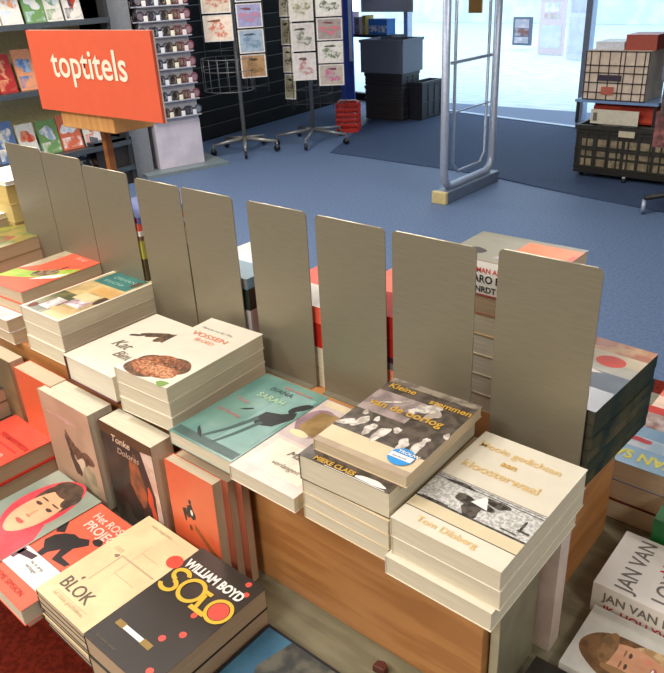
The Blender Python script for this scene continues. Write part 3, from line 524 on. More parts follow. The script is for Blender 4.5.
# door wall (with window left and opening), local frame along dv
ang = math.atan2(dv.y, dv.x)
def W(s, d, z): p = sL + dv*s + nv*d; return Vector((p.x, p.y, z))
T = Matrix.Translation(sL) @ Matrix.Rotation(ang, 4, 'Z'); LW = (sR-sL).length
wallm = mat((60, 64, 74), .6); frame = mat((170, 182, 204), .3, metal=.6); dframe = mat((36, 42, 56), .4)
CH = 2.9
o = MB().box((-3.5, 0, 2.35), (6.5, .12, CH), wallm, T).box((-3.5, 0, 0), (-1.25, .12, 2.35), wallm, T).box((LW+1.05, 0, 0), (6.5, .12, 2.35), wallm, T).build('wall_back'); struct(o)
o = MB()
for s in (-1.25, -.02, LW+.02, LW+.98): o.box((s-.035, -.02, 0), (s+.035, .06, 2.35), frame, T)
o.box((-1.25, -.02, .0), (-.02, .05, .10), dframe, T).box((-1.25, -.02, 2.30), (LW+1, .05, 2.38), frame, T).box((LW, -.02, 0), (LW+1, .05, .06), frame, T)
o = o.build('door_1'); struct(o)
o = MB().box((-.02, -.03, 0), (LW+1.0, .05, .012), mat((150, 160, 175), .3, metal=.8), T).build('trim_1'); struct(o)
glass = bpy.data.materials.new('glass'); glass.use_nodes = True; g = glass.node_tree.nodes['Principled BSDF']
g.inputs['Transmission Weight'].default_value = 1; g.inputs['Roughness'].default_value = .02; g.inputs['IOR'].default_value = 1.05; g.inputs['Base Color'].default_value = (.93, .97, 1, 1)
o = MB().box((-1.22, .01, .10), (-.05, .016, 2.30), glass, T).build('window_1'); struct(o)
o = MB().box((LW+.05, .01, .06), (LW+.95, .016, 2.30), glass, T).build('window_2'); struct(o)
# other walls
slat = mat((24, 23, 24), .7, spec=.15)
ww = MB(); Lw = (wl1-wl0).length+.6; aw = math.atan2(wd.y, wd.x); TW = Matrix.Translation(wl0-wd*.4) @ Matrix.Rotation(aw, 4, 'Z')
ww.box((0, .02, 0), (Lw, .14, CH), slat, TW)
z = .02
while z < CH-.1:
    ww.box((0, 0, z), (Lw, .02, z+.135), slat, TW); ww.box((0, -.002, z+.127), (Lw, .001, z+.135), mat((84, 78, 72), .4), TW); z += .15
o = ww.build('wall_left'); struct(o)
o = MB().box((-8.6, -3, 0), (-8.5, 7.9, CH), mat((180, 172, 150), .7)).build('wall_far_left'); struct(o)
o = MB().box((5.9, -3, 0), (6.0, 7.9, CH), mat((190, 182, 164), .8)).build('wall_right'); struct(o)
o = MB().box((-8.6, -3.1, 0), (6.0, -3, CH), mat((214, 204, 182), .7)).build('wall_front'); struct(o)
o = MB().box((-8.6, -3.1, CH), (6.0, 7.9, CH+.1), mat((225, 220, 208), .7)).build('ceiling'); struct(o)
# =================================================================== OUTSIDE
pave = mat((206, 220, 220), .8, noise=(184, 204, 208), scale=3, stretch=(1, 4, 1))
o = MB().box((-16, 0.06, -.08), (16, 22, -.005), pave, T).build('pavement'); struct(o)
fac = mat((214, 222, 226), .8, noise=(196, 208, 216), scale=2)
o = MB().box((-16, 13.0, 0), (16, 13.4, 7), fac, T).build('facade'); struct(o)
def outboard(px0, py0, px1, py1, name, label, cat, c1, c2, dist_px, insets=()):
    p = PZ((px0+px1)/2, dist_px, 0); dd = (p-sL).dot(nv)
    def at(x, y):
        d = ray(x, y); tt = (sL+nv*dd-CAM).dot(nv)/d.dot(nv); return CAM+d*tt
    A_, B_, C__ = at(px0, py1), at(px1, py1), at(px0, py0)
    w_ = ((B_-A_).xy).length; h_ = C__.z-A_.z
    e = empty(name, (A_.x, A_.y, max(A_.z, 0)), (0, 0, ang)); tag(e, label, cat)
    MB().box((0, 0, 0), (w_, .05, h_), mat(c1, .6)).build('board', e)
    f = MB()
    for (u0, v0, u1, v1, c) in insets: f.box((u0*w_, -.006, v0*h_), (u1*w_, -.001, v1*h_), mat(c, .6, noise=c2, scale=6))
    f.build('poster', e)
outboard(512, 17, 530, 45, 'poster_frame', 'small dark-framed picture on the pale wall outside the door', 'poster', (86, 92, 112), (150, 150, 160), 50, [(.12, .08, .88, .3, (190, 180, 190)), (.12, .34, .88, .6, (110, 70, 70)), (.12, .62, .88, .92, (190, 170, 180))])
outboard(537, -12, 562, 54, 'pavement_board', 'pinkish poster board standing on the pavement outside the door', 'board', (206, 190, 196), (190, 200, 200), 55, [(.1, .1, .9, .45, (206, 206, 214)), (.2, .55, .8, .62, (190, 150, 150)), (.2, .65, .75, .78, (230, 230, 236)), (.1, .82, .9, .98, (190, 210, 190))])
outboard(565, -12, 585, 59, 'pavement_board', 'pale grey poster board outside the door, right of the pinkish one', 'board', (206, 210, 222), (190, 196, 210), 60, [(.1, .08, .9, .6, (200, 206, 220)), (.1, .66, .9, .96, (180, 184, 200))])
# sun-lit street things seen through the side window
for k, (x0, y0, x1, y1, c) in enumerate([(419, 13, 437, 28, (60, 120, 200)), (376, 2, 398, 22, (206, 180, 190))]):
    pass
# =================================================================== WINDOW SHELF WITH STACKED CRATES
ws = empty('window_shelf', tuple(W(-1.08, -.30, 0))); ws.rotation_euler = (0, 0, ang); tag(ws, 'dark window shelf with bright goods behind the stacked crates', 'shelf')
zsh = zat(W(-.6, -.2, 0), 34)
MB().box((0, 0, zsh-.03), (1.1, .25, zsh), mat((40, 46, 60))).build('shelf_board', ws)
for s in (0.0, 1.06): MB().box((s, .02, 0), (s+.04, .06, zsh-.03), mat((40, 46, 60))).build('leg', ws)
for k, (s, wid, hh, c, lab) in enumerate([(.06, .22, .26, (236, 206, 216), 'pale pink box on the window shelf'), (.34, .10, .20, (180, 170, 200), 'narrow lilac box on the window shelf'), (.50, .06, .22, (220, 190, 90), 'thin yellow box on the window shelf'), (.62, .34, .18, (60, 130, 210), 'blue globe-printed box on the window shelf')]):
    p = W(-1.08+s, -.24, zsh)
    bx = empty('gift_box', tuple(p), (0, 0, ang)); tag(bx, lab, 'box')
    MB().box((0, 0, 0), (wid, .14, hh), mat(c, .5)).build('box_body', bx); MB().box((.01, -.002, .03), (wid-.01, 0, hh*.6), mat((235, 235, 245), .5, noise=c, scale=20)).build('printed_front', bx)
# poster hanging in window (pale grey)
hp = MB().box((0, 0, 0), (.95, .004, .5), mat((186, 190, 200), .7)).build('window_banner', None, tuple(W(-.78, -.08, zat(W(-.4, -.08, 0), 12)))); hp.rotation_euler = (0, 0, ang); tag(hp, 'pale grey paper banner hanging in the shop window above the crates', 'banner')
hp = MB().box((0, 0, 0), (.20, .02, .3), mat((176, 128, 60), .6)).build('window_card', None, tuple(W(.62, .4, zat(W(.7, .4, 0), 13)))); hp.rotation_euler = (0, 0, ang); tag(hp, 'ochre card hanging above the doorway at the top of the picture', 'card')
# crates
def crate(name, label, x, y, z, w, d, h, c, rotz=0, ribs=True, group=None, c2=None):
    e = empty(name, (x, y, z), (0, 0, rotz)); tag(e, label, 'crate', group)
    M = mat(c, .5, var=.08); b = MB(); th = .012
    b.box((0, 0, 0), (w, d, th), M).box((0, 0, th), (w, th, h), M).box((0, d-th, th), (w, d, h), M).box((0, th, th), (th, d-th, h), M).box((w-th, th, th), (w, d-th, h), M)
    b.build('crate_body', e)
    if ribs:
        r = MB()
        n = max(3, int(w/.08))
        for i in range(n+1): xx = i*(w-.012)/n; r.box((xx, -.008, .01), (xx+.012, 0, h-.02), M)
        for i in range(4): yy = i*(d-.012)/3; r.box((w, yy, .01), (w+.008, yy+.012, h-.02), M)
        for i in range(3): zz_ = .02+i*(h-.05)/2.2; r.box((-.004, -.010, zz_), (w+.010, 0, zz_+.012), M).box((w, -.004, zz_), (w+.010, d, zz_+.012), M)
        r.build('ribs', e)
    R = MB().box((-.012, -.012, h-.03), (w+.012, 0, h), M).box((-.012, d, h-.03), (w+.012, d+.012, h), M).box((-.012, 0, h-.03), (0, d, h), M).box((w, 0, h-.03), (w+.012, d, h), M)
    R.build('rim', e)
    return e
cb = PZ(401, 122, 0); ca = math.radians(2)
cl_ = PZ(371, 121, 0)
cw = (cb-cl_).xy.length; cw = .50
zs = [zat(cb, y) for y in (122, 100, 87, 74)]
cols = [(52, 50, 52), (50, 52, 58), (44, 46, 54)]
for i in range(3):
    crate('storage_crate', f'dark plastic storage crate, {["lowest", "second lowest", "third lowest"][i]} in the stack by the window', cb.x-cw, cb.y, max(zs[i], .0075), cw, .36, zs[i+1]-zs[i]-.004, cols[i], ca)
tz0, tz1 = zs[3], zat(cb, 40)
crate('storage_crate', 'large grey lidded crate on top of the stack by the window', cb.x-cw-.05, cb.y-.02, tz0, cw+.08, .42, tz1-tz0, (96, 104, 122), ca, ribs=False)
p = PZ(425, 116, 0)
crate('folding_crate', 'black folding crate standing right of the stacked crates by the window', cb.x+.03, cb.y+.14, .0075, .16, .4, zat((cb.x+.2, cb.y+.1, 0), 84), (26, 30, 40), 0)
# =================================================================== SECURITY GATE
ga, gb = PZ(441, 203, 0), PZ(492, 180, 0)
silver = mat((168, 178, 198), .4, metal=.4); gd = (gb-ga); gl = gd.length; gang = math.atan2(gd.y, gd.x)
ge = empty('security_gate', (ga.x, ga.y, 0), (0, 0, gang)); tag(ge, 'silver anti-theft gate with clear panel standing on the blue carpet by the entrance', 'security gate')
gw = gl
pts = [(.03, 0, 1.75), (.03, 0, .22)] + [(.03+.10-.10*math.cos(a), 0, .22-.12*math.sin(a)) for a in (.4, .8, 1.2, 1.57)] + [(gw-.13+.10*math.sin(a), 0, .22-.12*math.cos(a)) for a in (0, .4, .8, 1.2)] + [(gw-.03, 0, .22), (gw-.03, 0, 1.75)]
MB().tube(pts, .029, silver, 12).build('frame', ge)
MB().tube([(.15, 0, 1.75), (.15, 0, .26), (.22, 0, .19), (gw-.22, 0, .19), (gw-.15, 0, .26), (gw-.15, 0, 1.75)], .012, silver, 8).build('inner_frame', ge)
MB().box((.04, -.003, .12), (gw-.04, .003, 1.74), glass).build('clear_panel', ge)
MB().box((.10, -.008, .95), (gw-.10, .008, .97), silver).box((.10, -.008, .62), (gw-.10, .008, .628), silver).build('cross_bar', ge)
MB().box((0, -.06, 0), (gw, .06, .085), mat((100, 112, 132), .4)).build('base', ge, bevel=.008)
ec = MB().box((-.035, -.062, 0), (-.001, .062, .09), mat((204, 186, 130), .5)).build('end_cap', ge, bevel=.006); tag(ec, 'cream-yellow end cap')
# =================================================================== GLASSES RACK
cc = PZ(161.4, 173.2, 0); cr = PZ(205, 166.8, 0); cle = PZ(144.7, 164.5, 0)
ra = 1.28; rw = .44; v1 = Vector((math.cos(ra)*rw, math.sin(ra)*rw, 0)); v2 = v1 
rd_ = min(v2.length, rw)
plz = .03
pl = MB().box((-.18, -.15, 0), (rw+.18, rw+.15, plz), mat((120, 132, 136), .4)).build('plinth_board', None, tuple(cc)); pl.rotation_euler = (0, 0, ra); tag(pl, 'flat grey board on the floor under the white glasses display', 'board')
ctop = zat(cc, 125)
rk = empty('glasses_display', (cc.x, cc.y, plz), (0, 0, ra)); tag(rk, 'white display tower for reading glasses on a white cabinet, behind the orange sign', 'display rack')
wm = mat((214, 206, 216), .5, noise=(196, 190, 204), scale=5)
MB().box((0, 0, 0), (rw, rw, ctop-plz), wm).build('cabinet', rk, bevel=.004)
MB().box((.005, .005, ctop-plz), (rw-.005, rw-.005, 2.2), mat((196, 196, 204), .5)).build('tower', rk)
rows = [zat(cc+v1*.5, y) for y in (116, 100, 84, 68, 52, 36, 20, 5, -11)]
rails = MB()
for zr in rows: rails.box((-.01, -.045, zr-plz-.01), (rw+.01, .004, zr-plz), mat((170, 170, 180), .4)).box((-.045, -.01, zr-plz-.01), (.004, rw+.01, zr-plz), mat((170, 170, 180), .4))
rails.build('rail', rk)
def glasses_mesh(c, c2, tagc):
    b = MB(); M = mat(c, .3); L = mat(c2, .15)
    for s in (-1, 1):
        ps = [(s*.034+.026*math.cos(a), 0, .022*math.sin(a)) for a in [2*math.pi*i/10 for i in range(10)]]
        b.tube(ps, .004, M, 5, closed=True); b.prism([(x*.98, .001, z) for x, _, z in ps], (0, .001, 0), L)
        b.tube([(s*.062, 0, .006), (s*.050, .010, .006), (s*-.02, .012, .004)], .003, M, 5)
    b.tube([(-.010, 0, .004), (0, -.002, .009), (.010, 0, .004)], .003, M, 5)
    b.box((-.012, -.008, -.030), (.016, -.005, .0), mat(tagc, .5))
    return b
pal = [((60, 44, 60), (120, 110, 120), (236, 232, 226)), ((40, 36, 40), (90, 84, 90), (240, 240, 240)), ((120, 60, 70), (150, 120, 130), (236, 226, 220)), ((80, 60, 44), (130, 116, 104), (240, 236, 214)), ((50, 54, 70), (120, 130, 140), (230, 230, 236))]
protos = []
gi = 0
for ri, zr in enumerate(rows[:-1]):
    for side in (0, 1):
        n = 4
        for i in range(n):
            q = pal[(gi*3+ri) % 5]
            f = (i+.5)/n
            if gi < 5:
                o = glasses_mesh(*q).build('reading_glasses'); o.scale = (1.25, 1.1, 1.6); protos.append(o)
            else:
                o = protos[(gi*3+ri) % 5].copy(); col.objects.link(o)
            T_ = Matrix.Translation((cc.x, cc.y, 0)) @ Matrix.Rotation(ra, 4, 'Z')
            if side == 0: p = T_ @ Vector((rw*f, -.030, zr+.042)); o.rotation_euler = (0, 0, ra)
            else: p = T_ @ Vector((-.030, rw*f, zr+.042)); o.rotation_euler = (0, 0, ra-math.pi/2)
            o.location = p
            tag(o, f'reading glasses, {ORDN[ri]} row up, {ORDN[i]} from the left on the {["right", "left"][side]} face of the tower', 'glasses', 'reading glasses on the display tower'); gi += 1
# =================================================================== CARD SPINNERS
pm = [((226, 150, 130), (220, 70, 60)), ((226, 216, 206), (150, 160, 130)), ((150, 170, 206), (120, 90, 130)), ((214, 160, 90), (190, 70, 50)), ((214, 208, 200), (206, 130, 150)), ((190, 196, 190), (90, 110, 80)), ((120, 150, 190), (206, 200, 200))]
def spinner(label, base, poleh, panels, legl, rot0, cards_label, group, legc=(150, 146, 140)):
    e = empty('card_spinner', (base.x, base.y, .0075)); tag(e, label, 'card stand')
    Mx = mat(legc, .35, metal=.5); bkm = mat((24, 24, 26), .4)
    MB().tube([(0, 0, .10), (0, 0, 2.3)], .02, Mx, 10).build('pole', e)
    for k in range(5):
        a = rot0+2*math.pi*k/5; x, y = legl*math.cos(a), legl*math.sin(a)
        lg = MB().tube([(0, 0, .13), (x*.5, y*.5, .115), (x, y, .095)], [.022, .018, .014], Mx, 8).build('leg', e)
        cs = MB(); q = Vector((x, y, 0)); t_ = Vector((-math.sin(a), math.cos(a), 0))
        cs.tube([q-t_*.012+Vector((0, 0, .032)), q+t_*.012+Vector((0, 0, .032))], .032, bkm, 12); cs.tube([q+Vector((0, 0, .06)), q+Vector((0, 0, .09))], .010, Mx, 8)
        cs.build('caster', lg)
    for pi_, (ox, oy, wid, z0, z1, yaw, colr, cw_, ch_, seed) in enumerate(panels):
        colname = (['left', 'right'] if len(panels) == 2 else ['narrow left', 'middle', 'right'])[pi_]
        px_ = MB(); n = 0
        dx, dy = math.cos(yaw), math.sin(yaw); z = z1
        wm_ = MB(); wire = mat((90, 90, 92), .4, metal=.5)
        for s in (-.5, 0, .5): wm_.tube([(ox+dx*wid*s, oy+dy*wid*s, z0-.05), (ox+dx*wid*s, oy+dy*wid*s, z1+.02)], .004, wire, 5)
        zz = z0
        while zz < z1+.01: wm_.tube([(ox-dx*wid/2, oy-dy*wid/2, zz), (ox+dx*wid/2, oy+dy*wid/2, zz)], .003, wire, 5); zz += ch_*.5
        wm_.build('wire_panel', e)
        k = 0
        while z-ch_ > z0-.02:
            c1, c2 = pm[(seed*3+k*2) % 7]
            if colr: c1, c2 = colr[k % len(colr)]
            nx, ny = dy, -dx
            card = empty('greeting_card', (e.location.x+ox-dx*cw_/2+nx*.02, e.location.y+oy-dy*cw_/2+ny*.02, z-ch_), (math.radians(-4), 0, yaw)); tag(card, f'{ORDN[k]} card down in the {colname} column of the {cards_label}', 'card', group)
            MB().box((0, -.004, 0), (cw_, 0, ch_*.94), mat((232, 226, 220), .4)).build('card_sheet', card)
            bb_ = MB(); 
            bb_.prism([(cw_*u, -.0045, ch_*.94*v) for u, v in rect(.05, .05, .95, .95)], (0, -.0006, 0), mat(c1, .4, noise=tuple(min(255, c+16) for c in c1), scale=20))
            bb_.prism([(cw_*u, -.0055, ch_*.94*v) for u, v in blob(.5, .45, .30, .24, seed=seed+k, jag=.5)], (0, -.0006, 0), mat(c2, .4, noise=c1, scale=40))
            bb_.prism([(cw_*u, -.0055, ch_*.94*v) for u, v in blob(.4+.05*(k % 4), .78, .2, .05, seed=seed+k+9, jag=.3)], (0, -.0006, 0), mat(tuple(int(c*.6) for c in c2), .4))
            bb_.build('card_picture', card)
            z -= ch_; k += 1
    return e
b1 = PZ(246, 152, 0)
h = lambda y: zat(b1, y)
warm = [((226, 208, 190), (214, 120, 90)), ((220, 90, 70), (236, 170, 150)), ((222, 130, 90), (226, 200, 180)), ((206, 190, 170), (190, 110, 90))]
cool = [((150, 150, 190), (206, 130, 150)), ((150, 170, 190), (110, 140, 170)), ((170, 130, 90), (140, 110, 60)), ((110, 120, 160), (206, 140, 160))]
SP1 = spinner('tall card spinner on a five-armed wheeled base, left of the other spinner', b1, 2, [(-.03, -.16, .30, h(50), 2.25, math.radians(40), warm, .27, .24, 1), (.14, .08, .26, h(88), 2.25, math.radians(52), cool, .24, .22, 4)], .33, .5, 'left card spinner', 'cards on the left spinner')
bsk = MB(); 
for zz in (h(84)-.05, h(70), h(58)):
    bsk.tube([(.26*math.cos(a)-.05, .22*math.sin(a)-.09, zz) for a in [2*math.pi*i/16 for i in range(16)]], .004, mat((130, 130, 130), .4, metal=.4), 5, closed=True)
for i in range(16):
    a = 2*math.pi*i/16; bsk.tube([(.26*math.cos(a)-.05, .22*math.sin(a)-.09, h(84)-.05), (.26*math.cos(a)-.05, .22*math.sin(a)-.09, h(58))], .003, mat((130, 130, 130), .4, metal=.4), 5)
bsk.build('wire_basket', SP1)
b2 = PZ(314, 143, 0)
h2 = lambda y: zat(b2, y)
pl1 = [((206, 200, 196), (120, 130, 110)), ((214, 208, 206), (190, 130, 130)), ((190, 184, 176), (120, 110, 100)), ((216, 210, 200), (150, 150, 110))]
pl2 = [((222, 220, 214), (96, 110, 84)), ((150, 140, 136), (222, 110, 130)), ((216, 214, 208), (100, 120, 80)), ((180, 170, 160), (206, 100, 150))]
pl0 = [((150, 146, 120), (90, 80, 60)), ((190, 182, 160), (80, 70, 60))]
spinner('card spinner with three faces of cards, standing beside the blue panel', b2, 2, [(-.25, -.02, .12, h2(103), 2.25, math.radians(8), pl0, .13, .26, 2), (-.01, -.06, .26, h2(104), 2.25, math.radians(40), pl1, .23, .27, 5), (.20, .10, .26, h2(104), 2.25, math.radians(34), pl2, .25, .21, 3)], .38, .2, 'card spinner beside the blue panel', 'cards on the three-faced spinner', legc=(120, 120, 122))
# blue panel and red basket
bp0 = PZ(346, 112, 0)
bp = MB().box((0, 0, .15), (.17, .03, 2.1), mat((40, 84, 206), .4, noise=(34, 72, 180), scale=4)).box((.12, -.003, .6), (.16, 0, 1.4), mat((220, 226, 240), .4)).box((0, -.001, .0), (.17, .031, .15), mat((30, 34, 50))).build('blue_panel', None, (bp0.x-.06, bp0.y, 0)); bp.rotation_euler = (0, 0, math.radians(25)); tag(bp, 'tall bright blue poster panel behind the three-faced card spinner', 'poster panel')
rb0 = PZ(349, 131, 0)
rbs = empty('shopping_basket', (rb0.x, rb0.y, 0), (0, 0, .5)); tag(rbs, 'stack-like red wire shopping basket standing on the floor beside the card spinner', 'basket')
rm = mat((206, 48, 34), .45); b = MB(); hB = zat(rb0, 103)
for i in range(7):
    f = i/6; b.box((-.12+.23*f, -.10, 0.02), (-.11+.23*f, -.092, hB), rm); b.box((-.12+.23*f, .09, 0.02), (-.11+.23*f, .098, hB), rm)
    b.box((-.12, -.10+.19*f, .02), (-.112, -.09+.19*f, hB), rm); b.box((.112, -.10+.19*f, .02), (.12, -.09+.19*f, hB), rm)
for i in range(6):
    zz = .02+(hB-.03)*i/5; b.box((-.122, -.102, zz), (.122, -.092, zz+.022), rm).box((-.122, .092, zz), (.122, .10, zz+.022), rm).box((-.122, -.1, zz), (-.112, .1, zz+.022), rm).box((.112, -.1, zz), (.122, .1, zz+.022), rm)
b.box((-.12, -.1, .0), (.12, .1, .02), rm); b.build('basket_body', rbs)
b = MB(); b.tube([(-.12, 0, hB), (-.09, 0, hB+.03), (.09, 0, hB+.03), (.12, 0, hB)], .008, mat((210, 210, 214), .4)); b.build('handle', rbs)
# =================================================================== RIGHT TROLLEY
Yt = 5.12
def py(x, y): return PY(x, y, Yt)
q0, q1 = py(573, 172), py(700, 190)
zb = py(573, 172).z; x0t = py(573, 172).x
tro = empty('crate_trolley', (x0t, Yt, .0075)); tag(tro, 'low black dolly with casters under the crates at the right', 'trolley')
bkm = mat((30, 30, 28), .5)
zb = max(zb, .065)
MB().box((.0, -.01, zb-.03), (.80, .5, zb-.006), bkm).build('deck', tro)
for (x, y) in ((.05, .05), (.42, -.04), (.74, .05), (.05, .45), (.74, .45)):
    c = MB(); rr_ = (zb-.03)*.45; c.tube([(x-.014, y, rr_), (x+.014, y, rr_)], rr_, bkm, 14); c.tube([(x, y, 2*rr_), (x, y, zb-.02)], .014, mat((200, 200, 200), .3, metal=.7), 8); c.build('caster', tro)
h3 = lambda x, y: PY(x, y, Yt).z
c1 = crate('mesh_crate', 'dark mesh crate with pale contents on the trolley at the right', x0t, Yt, zb, .74, .45, h3(578, 124)-zb, (44, 42, 34), 0)
x0c = PY(584, 90, Yt).x; x1c = PY(647, 90, Yt).x
inner = MB().box((x0t+.03, Yt+.03, zb+.015), (x0t+.70, Yt+.42, h3(578, 124)-.06), mat((176, 160, 130), .7, noise=(150, 136, 112), scale=8)).build('paper_stack'); tag(inner, 'block of pale catalogues filling the dark mesh crate', 'papers')
# make the mesh crate look open: pale window patches on its face
pt = MB()
cols_ = [(.10, .30), (.34, .44), (.50, .68)]
hc = h3(578, 124)-zb
for i in range(6):
    for j in range(3):
        pt.box((.05+.112*i, -.0030, .035+j*hc*.22), (.135+.112*i, -.0005, .035+j*hc*.22+hc*.16), mat((150, 136, 108), .7, noise=(120, 108, 84), scale=20))
pt.build('mesh_openings', c1)
pt = MB().box((.33, -.016, hc*.80), (.45, -.011, hc*.93), mat((206, 196, 170))).build('label_card', c1)
z1 = h3(578, 122); z2_ = h3(582, 92); z3 = h3(582, 50)
o = MB()
e = empty('folded_banner', (x0t+.05, Yt+.02, z1)); tag(e, 'bright orange-red folded cloth between the two crates on the right trolley', 'cloth')
MB().box((.035, .03, .001), (.56, .33, .135), mat((214, 76, 44), .6, noise=(190, 56, 34), scale=6)).build('folded_cloth', e, bevel=.02)
e = empty('price_board', (x0t+.10, Yt-.01, z1+.003)); tag(e, 'white rectangular price board lying against the orange cloth on the right trolley', 'board')
MB().box((0, -.005, 0), (.36, .003, .105), mat((214, 206, 184), .5)).build('board_face', e); MB().box((.02, -.007, .02), (.05, -.005, .08), mat((110, 110, 100))).build('printed_mark', e)
zt2 = z2_-.005
e = empty('shelf_tray', (x0c-.05, Yt-.03, z1+.155)); tag(e, 'thin pale blue tray under the banded box at the right', 'tray')
MB().box((0, 0, 0), (.62, .42, .02), mat((120, 150, 190), .3)).build('tray_plate', e)
for (sx_, sy_) in ((.01, .01), (.59, .01), (.01, .39), (.59, .39)): MB().box((sx_, sy_, -.155), (sx_+.02, sy_+.02, 0), bkm).build('leg', e)
zbx = z1+.177
e = empty('banded_box', (x0c, Yt-.02, zbx)); tag(e, 'cream box with dark grid lines on top of the right trolley', 'box')
wb = x1c-x0c; hb_ = max(z3-zbx, .25)
MB().box((0, 0, 0), (wb, .38, hb_), mat((222, 206, 186), .6, noise=(206, 188, 168), scale=12)).build('box_body', e)
gb_ = MB(); dg_ = mat((44, 36, 40), .5)
for f in (.0, .08, .22, .38, .55, .62, .78, .92, .985): gb_.box((wb*f, -.006, 0), (wb*f+.006, 0, hb_), dg_)
for f in (.0, .15, .35, .55, .70, .98): gb_.box((0, -.006, hb_*f), (wb, 0, hb_*f+.006), dg_)
gb_.box((wb*.22, -.008, hb_*.40), (wb*.60, -.004, hb_*.52), mat((60, 50, 66))).box((wb*.3, -.008, hb_*.12), (wb*.5, -.004, hb_*.28), mat((190, 100, 80))); gb_.build('grid_lines', e)
for k, (dx, ww_, hh_, c, lb_) in enumerate([(.04, .21, .05, (214, 220, 232), 'white folded sheet on top of the cream banded box'), (.26, .22, .10, (160, 74, 60), 'red-brown book on top of the cream banded box')]):
    e = empty('magazine', (x0c+dx, Yt+.04, zbx+hb_+.001)); tag(e, lb_, 'magazine'); MB().box((0, 0, 0), (ww_, .25, hh_), mat(c, .5)).build('pages', e); MB().box((-.003, -.003, hh_), (ww_+.003, .253, hh_+.004), mat(tuple(min(255, v+25) for v in c), .4)).build('cover', e)
# magazine rack at the right edge
mr = empty('magazine_rack', (PZ(694, 212, 0).x, PZ(694, 212, 0).y, .0075), (0, 0, .35)); tag(mr, 'revolving rack of shiny wrapped magazines cut off by the right edge', 'magazine rack')
MB().tube([(0, 0, .05), (0, 0, 2.3)], .03, silver, 10).build('pole', mr)
for k in range(4):
    a = .3+k*math.pi/2; MB().tube([(0, 0, .14), (.34*math.cos(a), .34*math.sin(a), .10)], .018, bkm, 8).build('leg', mr)
    MB().tube([(.34*math.cos(a)-.012, .34*math.sin(a), .045), (.34*math.cos(a)+.012, .34*math.sin(a), .045)], .045, silver, 12).build('caster', mr)
gl_ = mat((150, 136, 130), .2, noise=(84, 80, 92), scale=26, coat=.8)
R2 = random.Random(3)
for k in range(9):
    for s in (-1, 0):
        z = .45+.2*k; xx = s*.26-.02+.02*(k % 2)
        e = empty('wrapped_magazine', (mr.location.x+xx*math.cos(.35), mr.location.y-.14+xx*math.sin(.35), z), (math.radians(-8), 0, .35)); tag(e, f'shiny wrapped magazine, {ORDN[k]} row up in the {["left", "right"][s+1]} column of the right-edge rack', 'magazine', 'wrapped magazines on the right rack')
        c = R2.choice([(190, 150, 130), (150, 90, 90), (110, 120, 140), (200, 190, 180), (90, 80, 80)])
        MB().box((0, -.008, 0), (.24, 0, .22), mat(c, .25, noise=tuple(int(v*.6) for v in c), scale=18, coat=.8)).build('magazine_cover', e)
# =================================================================== LEFT SHELVING
shx = -5.15
sv = empty('wall_shelving', (shx, 1.0, 0)); tag(sv, 'wall shelving full of books and magazines behind the orange sign at the left', 'shelving')
SW = 2.15                       # runs along +Y, faces +X
def zline(px_, py_): return PX(px_, py_, shx).z
za, zb_, zc = zline(40, 24), zline(10, 78), zline(0, 132)
zb_ = za-.46
lvl = [zb_-.50, zb_, za, za+.40]
bm_ = mat((228, 214, 160), .6); sb = mat((50, 52, 54), .4)
MB().box((-.42, 0, 0), (-.40, SW, 2.5), bm_).build('back_panel', sv)
for z in lvl+[.15]: MB().box((-.40, 0, z-.025), (0, SW, z), sb).box((0, 0, z-.03), (.012, SW, z+.01), mat((90, 96, 100), .3, metal=.5)).build('shelf_board', sv)
for y in (0, SW-.03): MB().box((-.40, y, 0), (0, y+.03, 2.5), sb).build('side_panel', sv)
R3 = random.Random(5); bc = [(240, 238, 234), (206, 70, 50), (226, 222, 214), (200, 214, 232), (236, 230, 214), (90, 120, 170), (214, 110, 80), (110, 150, 90), (170, 40, 40), (60, 70, 90), (236, 232, 226), (150, 170, 200), (220, 150, 110)]
rnames = ['lowest', 'lower', 'middle', 'upper', 'top']
for li, z in enumerate([.15]+lvl[:-1]+[lvl[-1]]):
    y = .06; n = 0
    while y < SW-.22:
        wv = R3.uniform(.13, .19); hv = R3.uniform(.24, .31); c = R3.choice(bc); c2 = R3.choice(bc)
        if li == 0: hv = .3
        e = empty('magazine', (shx-.14, 1.0+y, z+.001), (0, math.radians(-10), 0)); tag(e, f'{ORDN[n]} face-out cover from the near end of the {rnames[li]} wall shelf behind the sign', 'magazine', f'face-out covers on the {rnames[li]} wall shelf')
        MB().box((-.012, 0, .0), (0, wv, hv), mat(c, .45)).build('pages', e)
        a_ = MB()
        a_.prism([(.0005, wv*u, hv*v) for u, v in rect(.06, .06, .94, .35)], (.0008, 0, 0), mat(c2, .4, noise=c, scale=12)); a_.prism([(.0005, wv*u, hv*v) for u, v in blob(.5, .62, .32, .2, seed=n+li*9, jag=.4)], (.0012, 0, 0), mat(R3.choice(bc), .4, noise=c2, scale=25))
        a_.build('cover', e); y += wv+R3.uniform(.008, .03); n += 1
# grey column above the sign
gc = PX(95, 10, shx)
o = MB().box((-5.55, 3.12, 0), (-5.25, 3.42, CH), mat((128, 130, 134), .6)).build('trim_2'); struct(o)
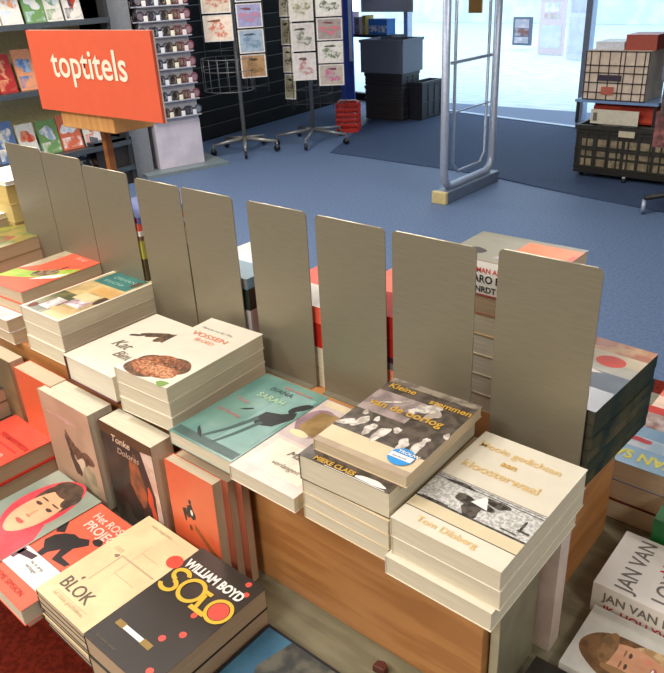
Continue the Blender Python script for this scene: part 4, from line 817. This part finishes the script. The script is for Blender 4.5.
# black tubular stand left of the sign
fs = empty('tubular_stand', tuple(PZ(40, 166, 0))); fs.location.z = 0; tag(fs, 'black tubular metal trolley frame at the left edge beside the orange sign', 'trolley')
f0 = fs.location; 
def fz(y): return zat(f0, y)
MB().tube([(0, 0, .05), (0, 0, fz(52)-.05), (.02, .03, fz(50)), (.05, .25, fz(50)), (.06, .30, fz(50)-.06), (.06, .30, .05)], .016, bkm, 8).build('upright_loop', fs)
MB().tube([(0, 0, .5), (.06, .30, .5)], .012, bkm, 8).tube([(0, 0, .12), (.5, -.1, .12)], .014, bkm, 8).tube([(.06, .3, .12), (.56, .2, .12)], .014, bkm, 8).build('cross_bar', fs)
for (x, y) in ((0, 0), (.06, .3), (.5, -.1), (.56, .2)): MB().tube([(x-.012, y, .035), (x+.012, y, .035)], .035, bkm, 12).build('caster', fs)
# low dark bookcase between sign and glasses tower
lb0 = PZ(118, 178, 0)
lc = empty('low_bookcase', (lb0.x, lb0.y, 0), (0, 0, .0)); tag(lc, 'low dark bookcase with small boxes, under the sign block beyond the dividers', 'bookcase')
dm = mat((44, 38, 34), .5); hl = zat(lb0, 134)
MB().box((-.40, 0, 0), (.28, .02, hl), dm).box((-.40, -.34, 0), (-.38, 0, hl), dm).box((.26, -.34, 0), (.28, 0, hl), dm).box((-.40, -.34, hl-.02), (.28, .02, hl), mat((50, 62, 66), .4)).build('case', lc)
for f in (.06, .35, .65): MB().box((-.38, -.33, hl*f), (.26, 0, hl*f+.015), dm).build('shelf_board', lc)
for li, f in enumerate((.06, .35, .65)):
    for k in range(6):
        c = [(196, 188, 170), (120, 130, 96), (150, 90, 70), (90, 100, 120)][(k+li) % 4]
        e = empty('small_book', (lb0.x-.37+.105*k, lb0.y-.30, hl*f+.016)); tag(e, f'{ORDN[k]} small book from the left on the {["lowest", "middle", "upper"][li]} shelf of the low bookcase', 'book', f'small books on the {["lowest", "middle", "upper"][li]} bookcase shelf')
        MB().box((0, 0, 0), (.09, .02, .16), mat(c, .5)).build('pages', e); MB().box((.0, -.003, 0), (.09, 0, .165), mat(tuple(min(255, v+20) for v in c), .4, noise=c, scale=30)).build('cover', e)
# =================================================================== LIGHT
wl = bpy.data.worlds.new('world'); sc.world = wl; wl.use_nodes = True
bg = wl.node_tree.nodes['Background']; bg.inputs[0].default_value = (.72, .86, 1, 1); bg.inputs[1].default_value = 2.5
def lamp(x, y, size, power, c, lab):
    e = empty('ceiling_and_fill_light', (x, y, CH)); tag(e, lab, 'light', 'ceiling lights')
    MB().box((-size/2-.02, -size/2-.02, -.05), (size/2+.02, size/2+.02, -.001), mat((230, 230, 226), .4)).build('housing', e)
    ld = bpy.data.lights.new('area', 'AREA'); ld.shape = 'SQUARE'; ld.size = size; ld.energy = power; ld.color = c
    lo_ = bpy.data.objects.new('lamp', ld); col.objects.link(lo_); lo_.parent = e; lo_.location = (0, 0, -.06)
wc_ = (1, .945, .87)
for i, (x, y, p) in enumerate([(-.4, -1.9, 42), (-2.0, -1.5, 46), (-3.4, -.6, 36), (-1.3, -.2, 22), (-2.2, 1.6, 26), (-4.1, 1.6, 62), (-4.4, 3.6, 30), (-1.2, 3.4, 26), (2.0, -.8, 30), (1.6, 1.6, 20)]):  # includes added fill lamps on the right and over the left shelving
    lamp(x, y, .6, p, wc_, 'unseen square light panel placed above the shop to light it')
sc.view_settings.view_transform = 'Standard'; sc.view_settings.look = 'None'; sc.view_settings.gamma = 1; sc.view_settings.exposure = 0.12
sc.view_settings.use_curve_mapping = False
for o in bpy.data.objects:
    if '_t' in o: del o['_t']
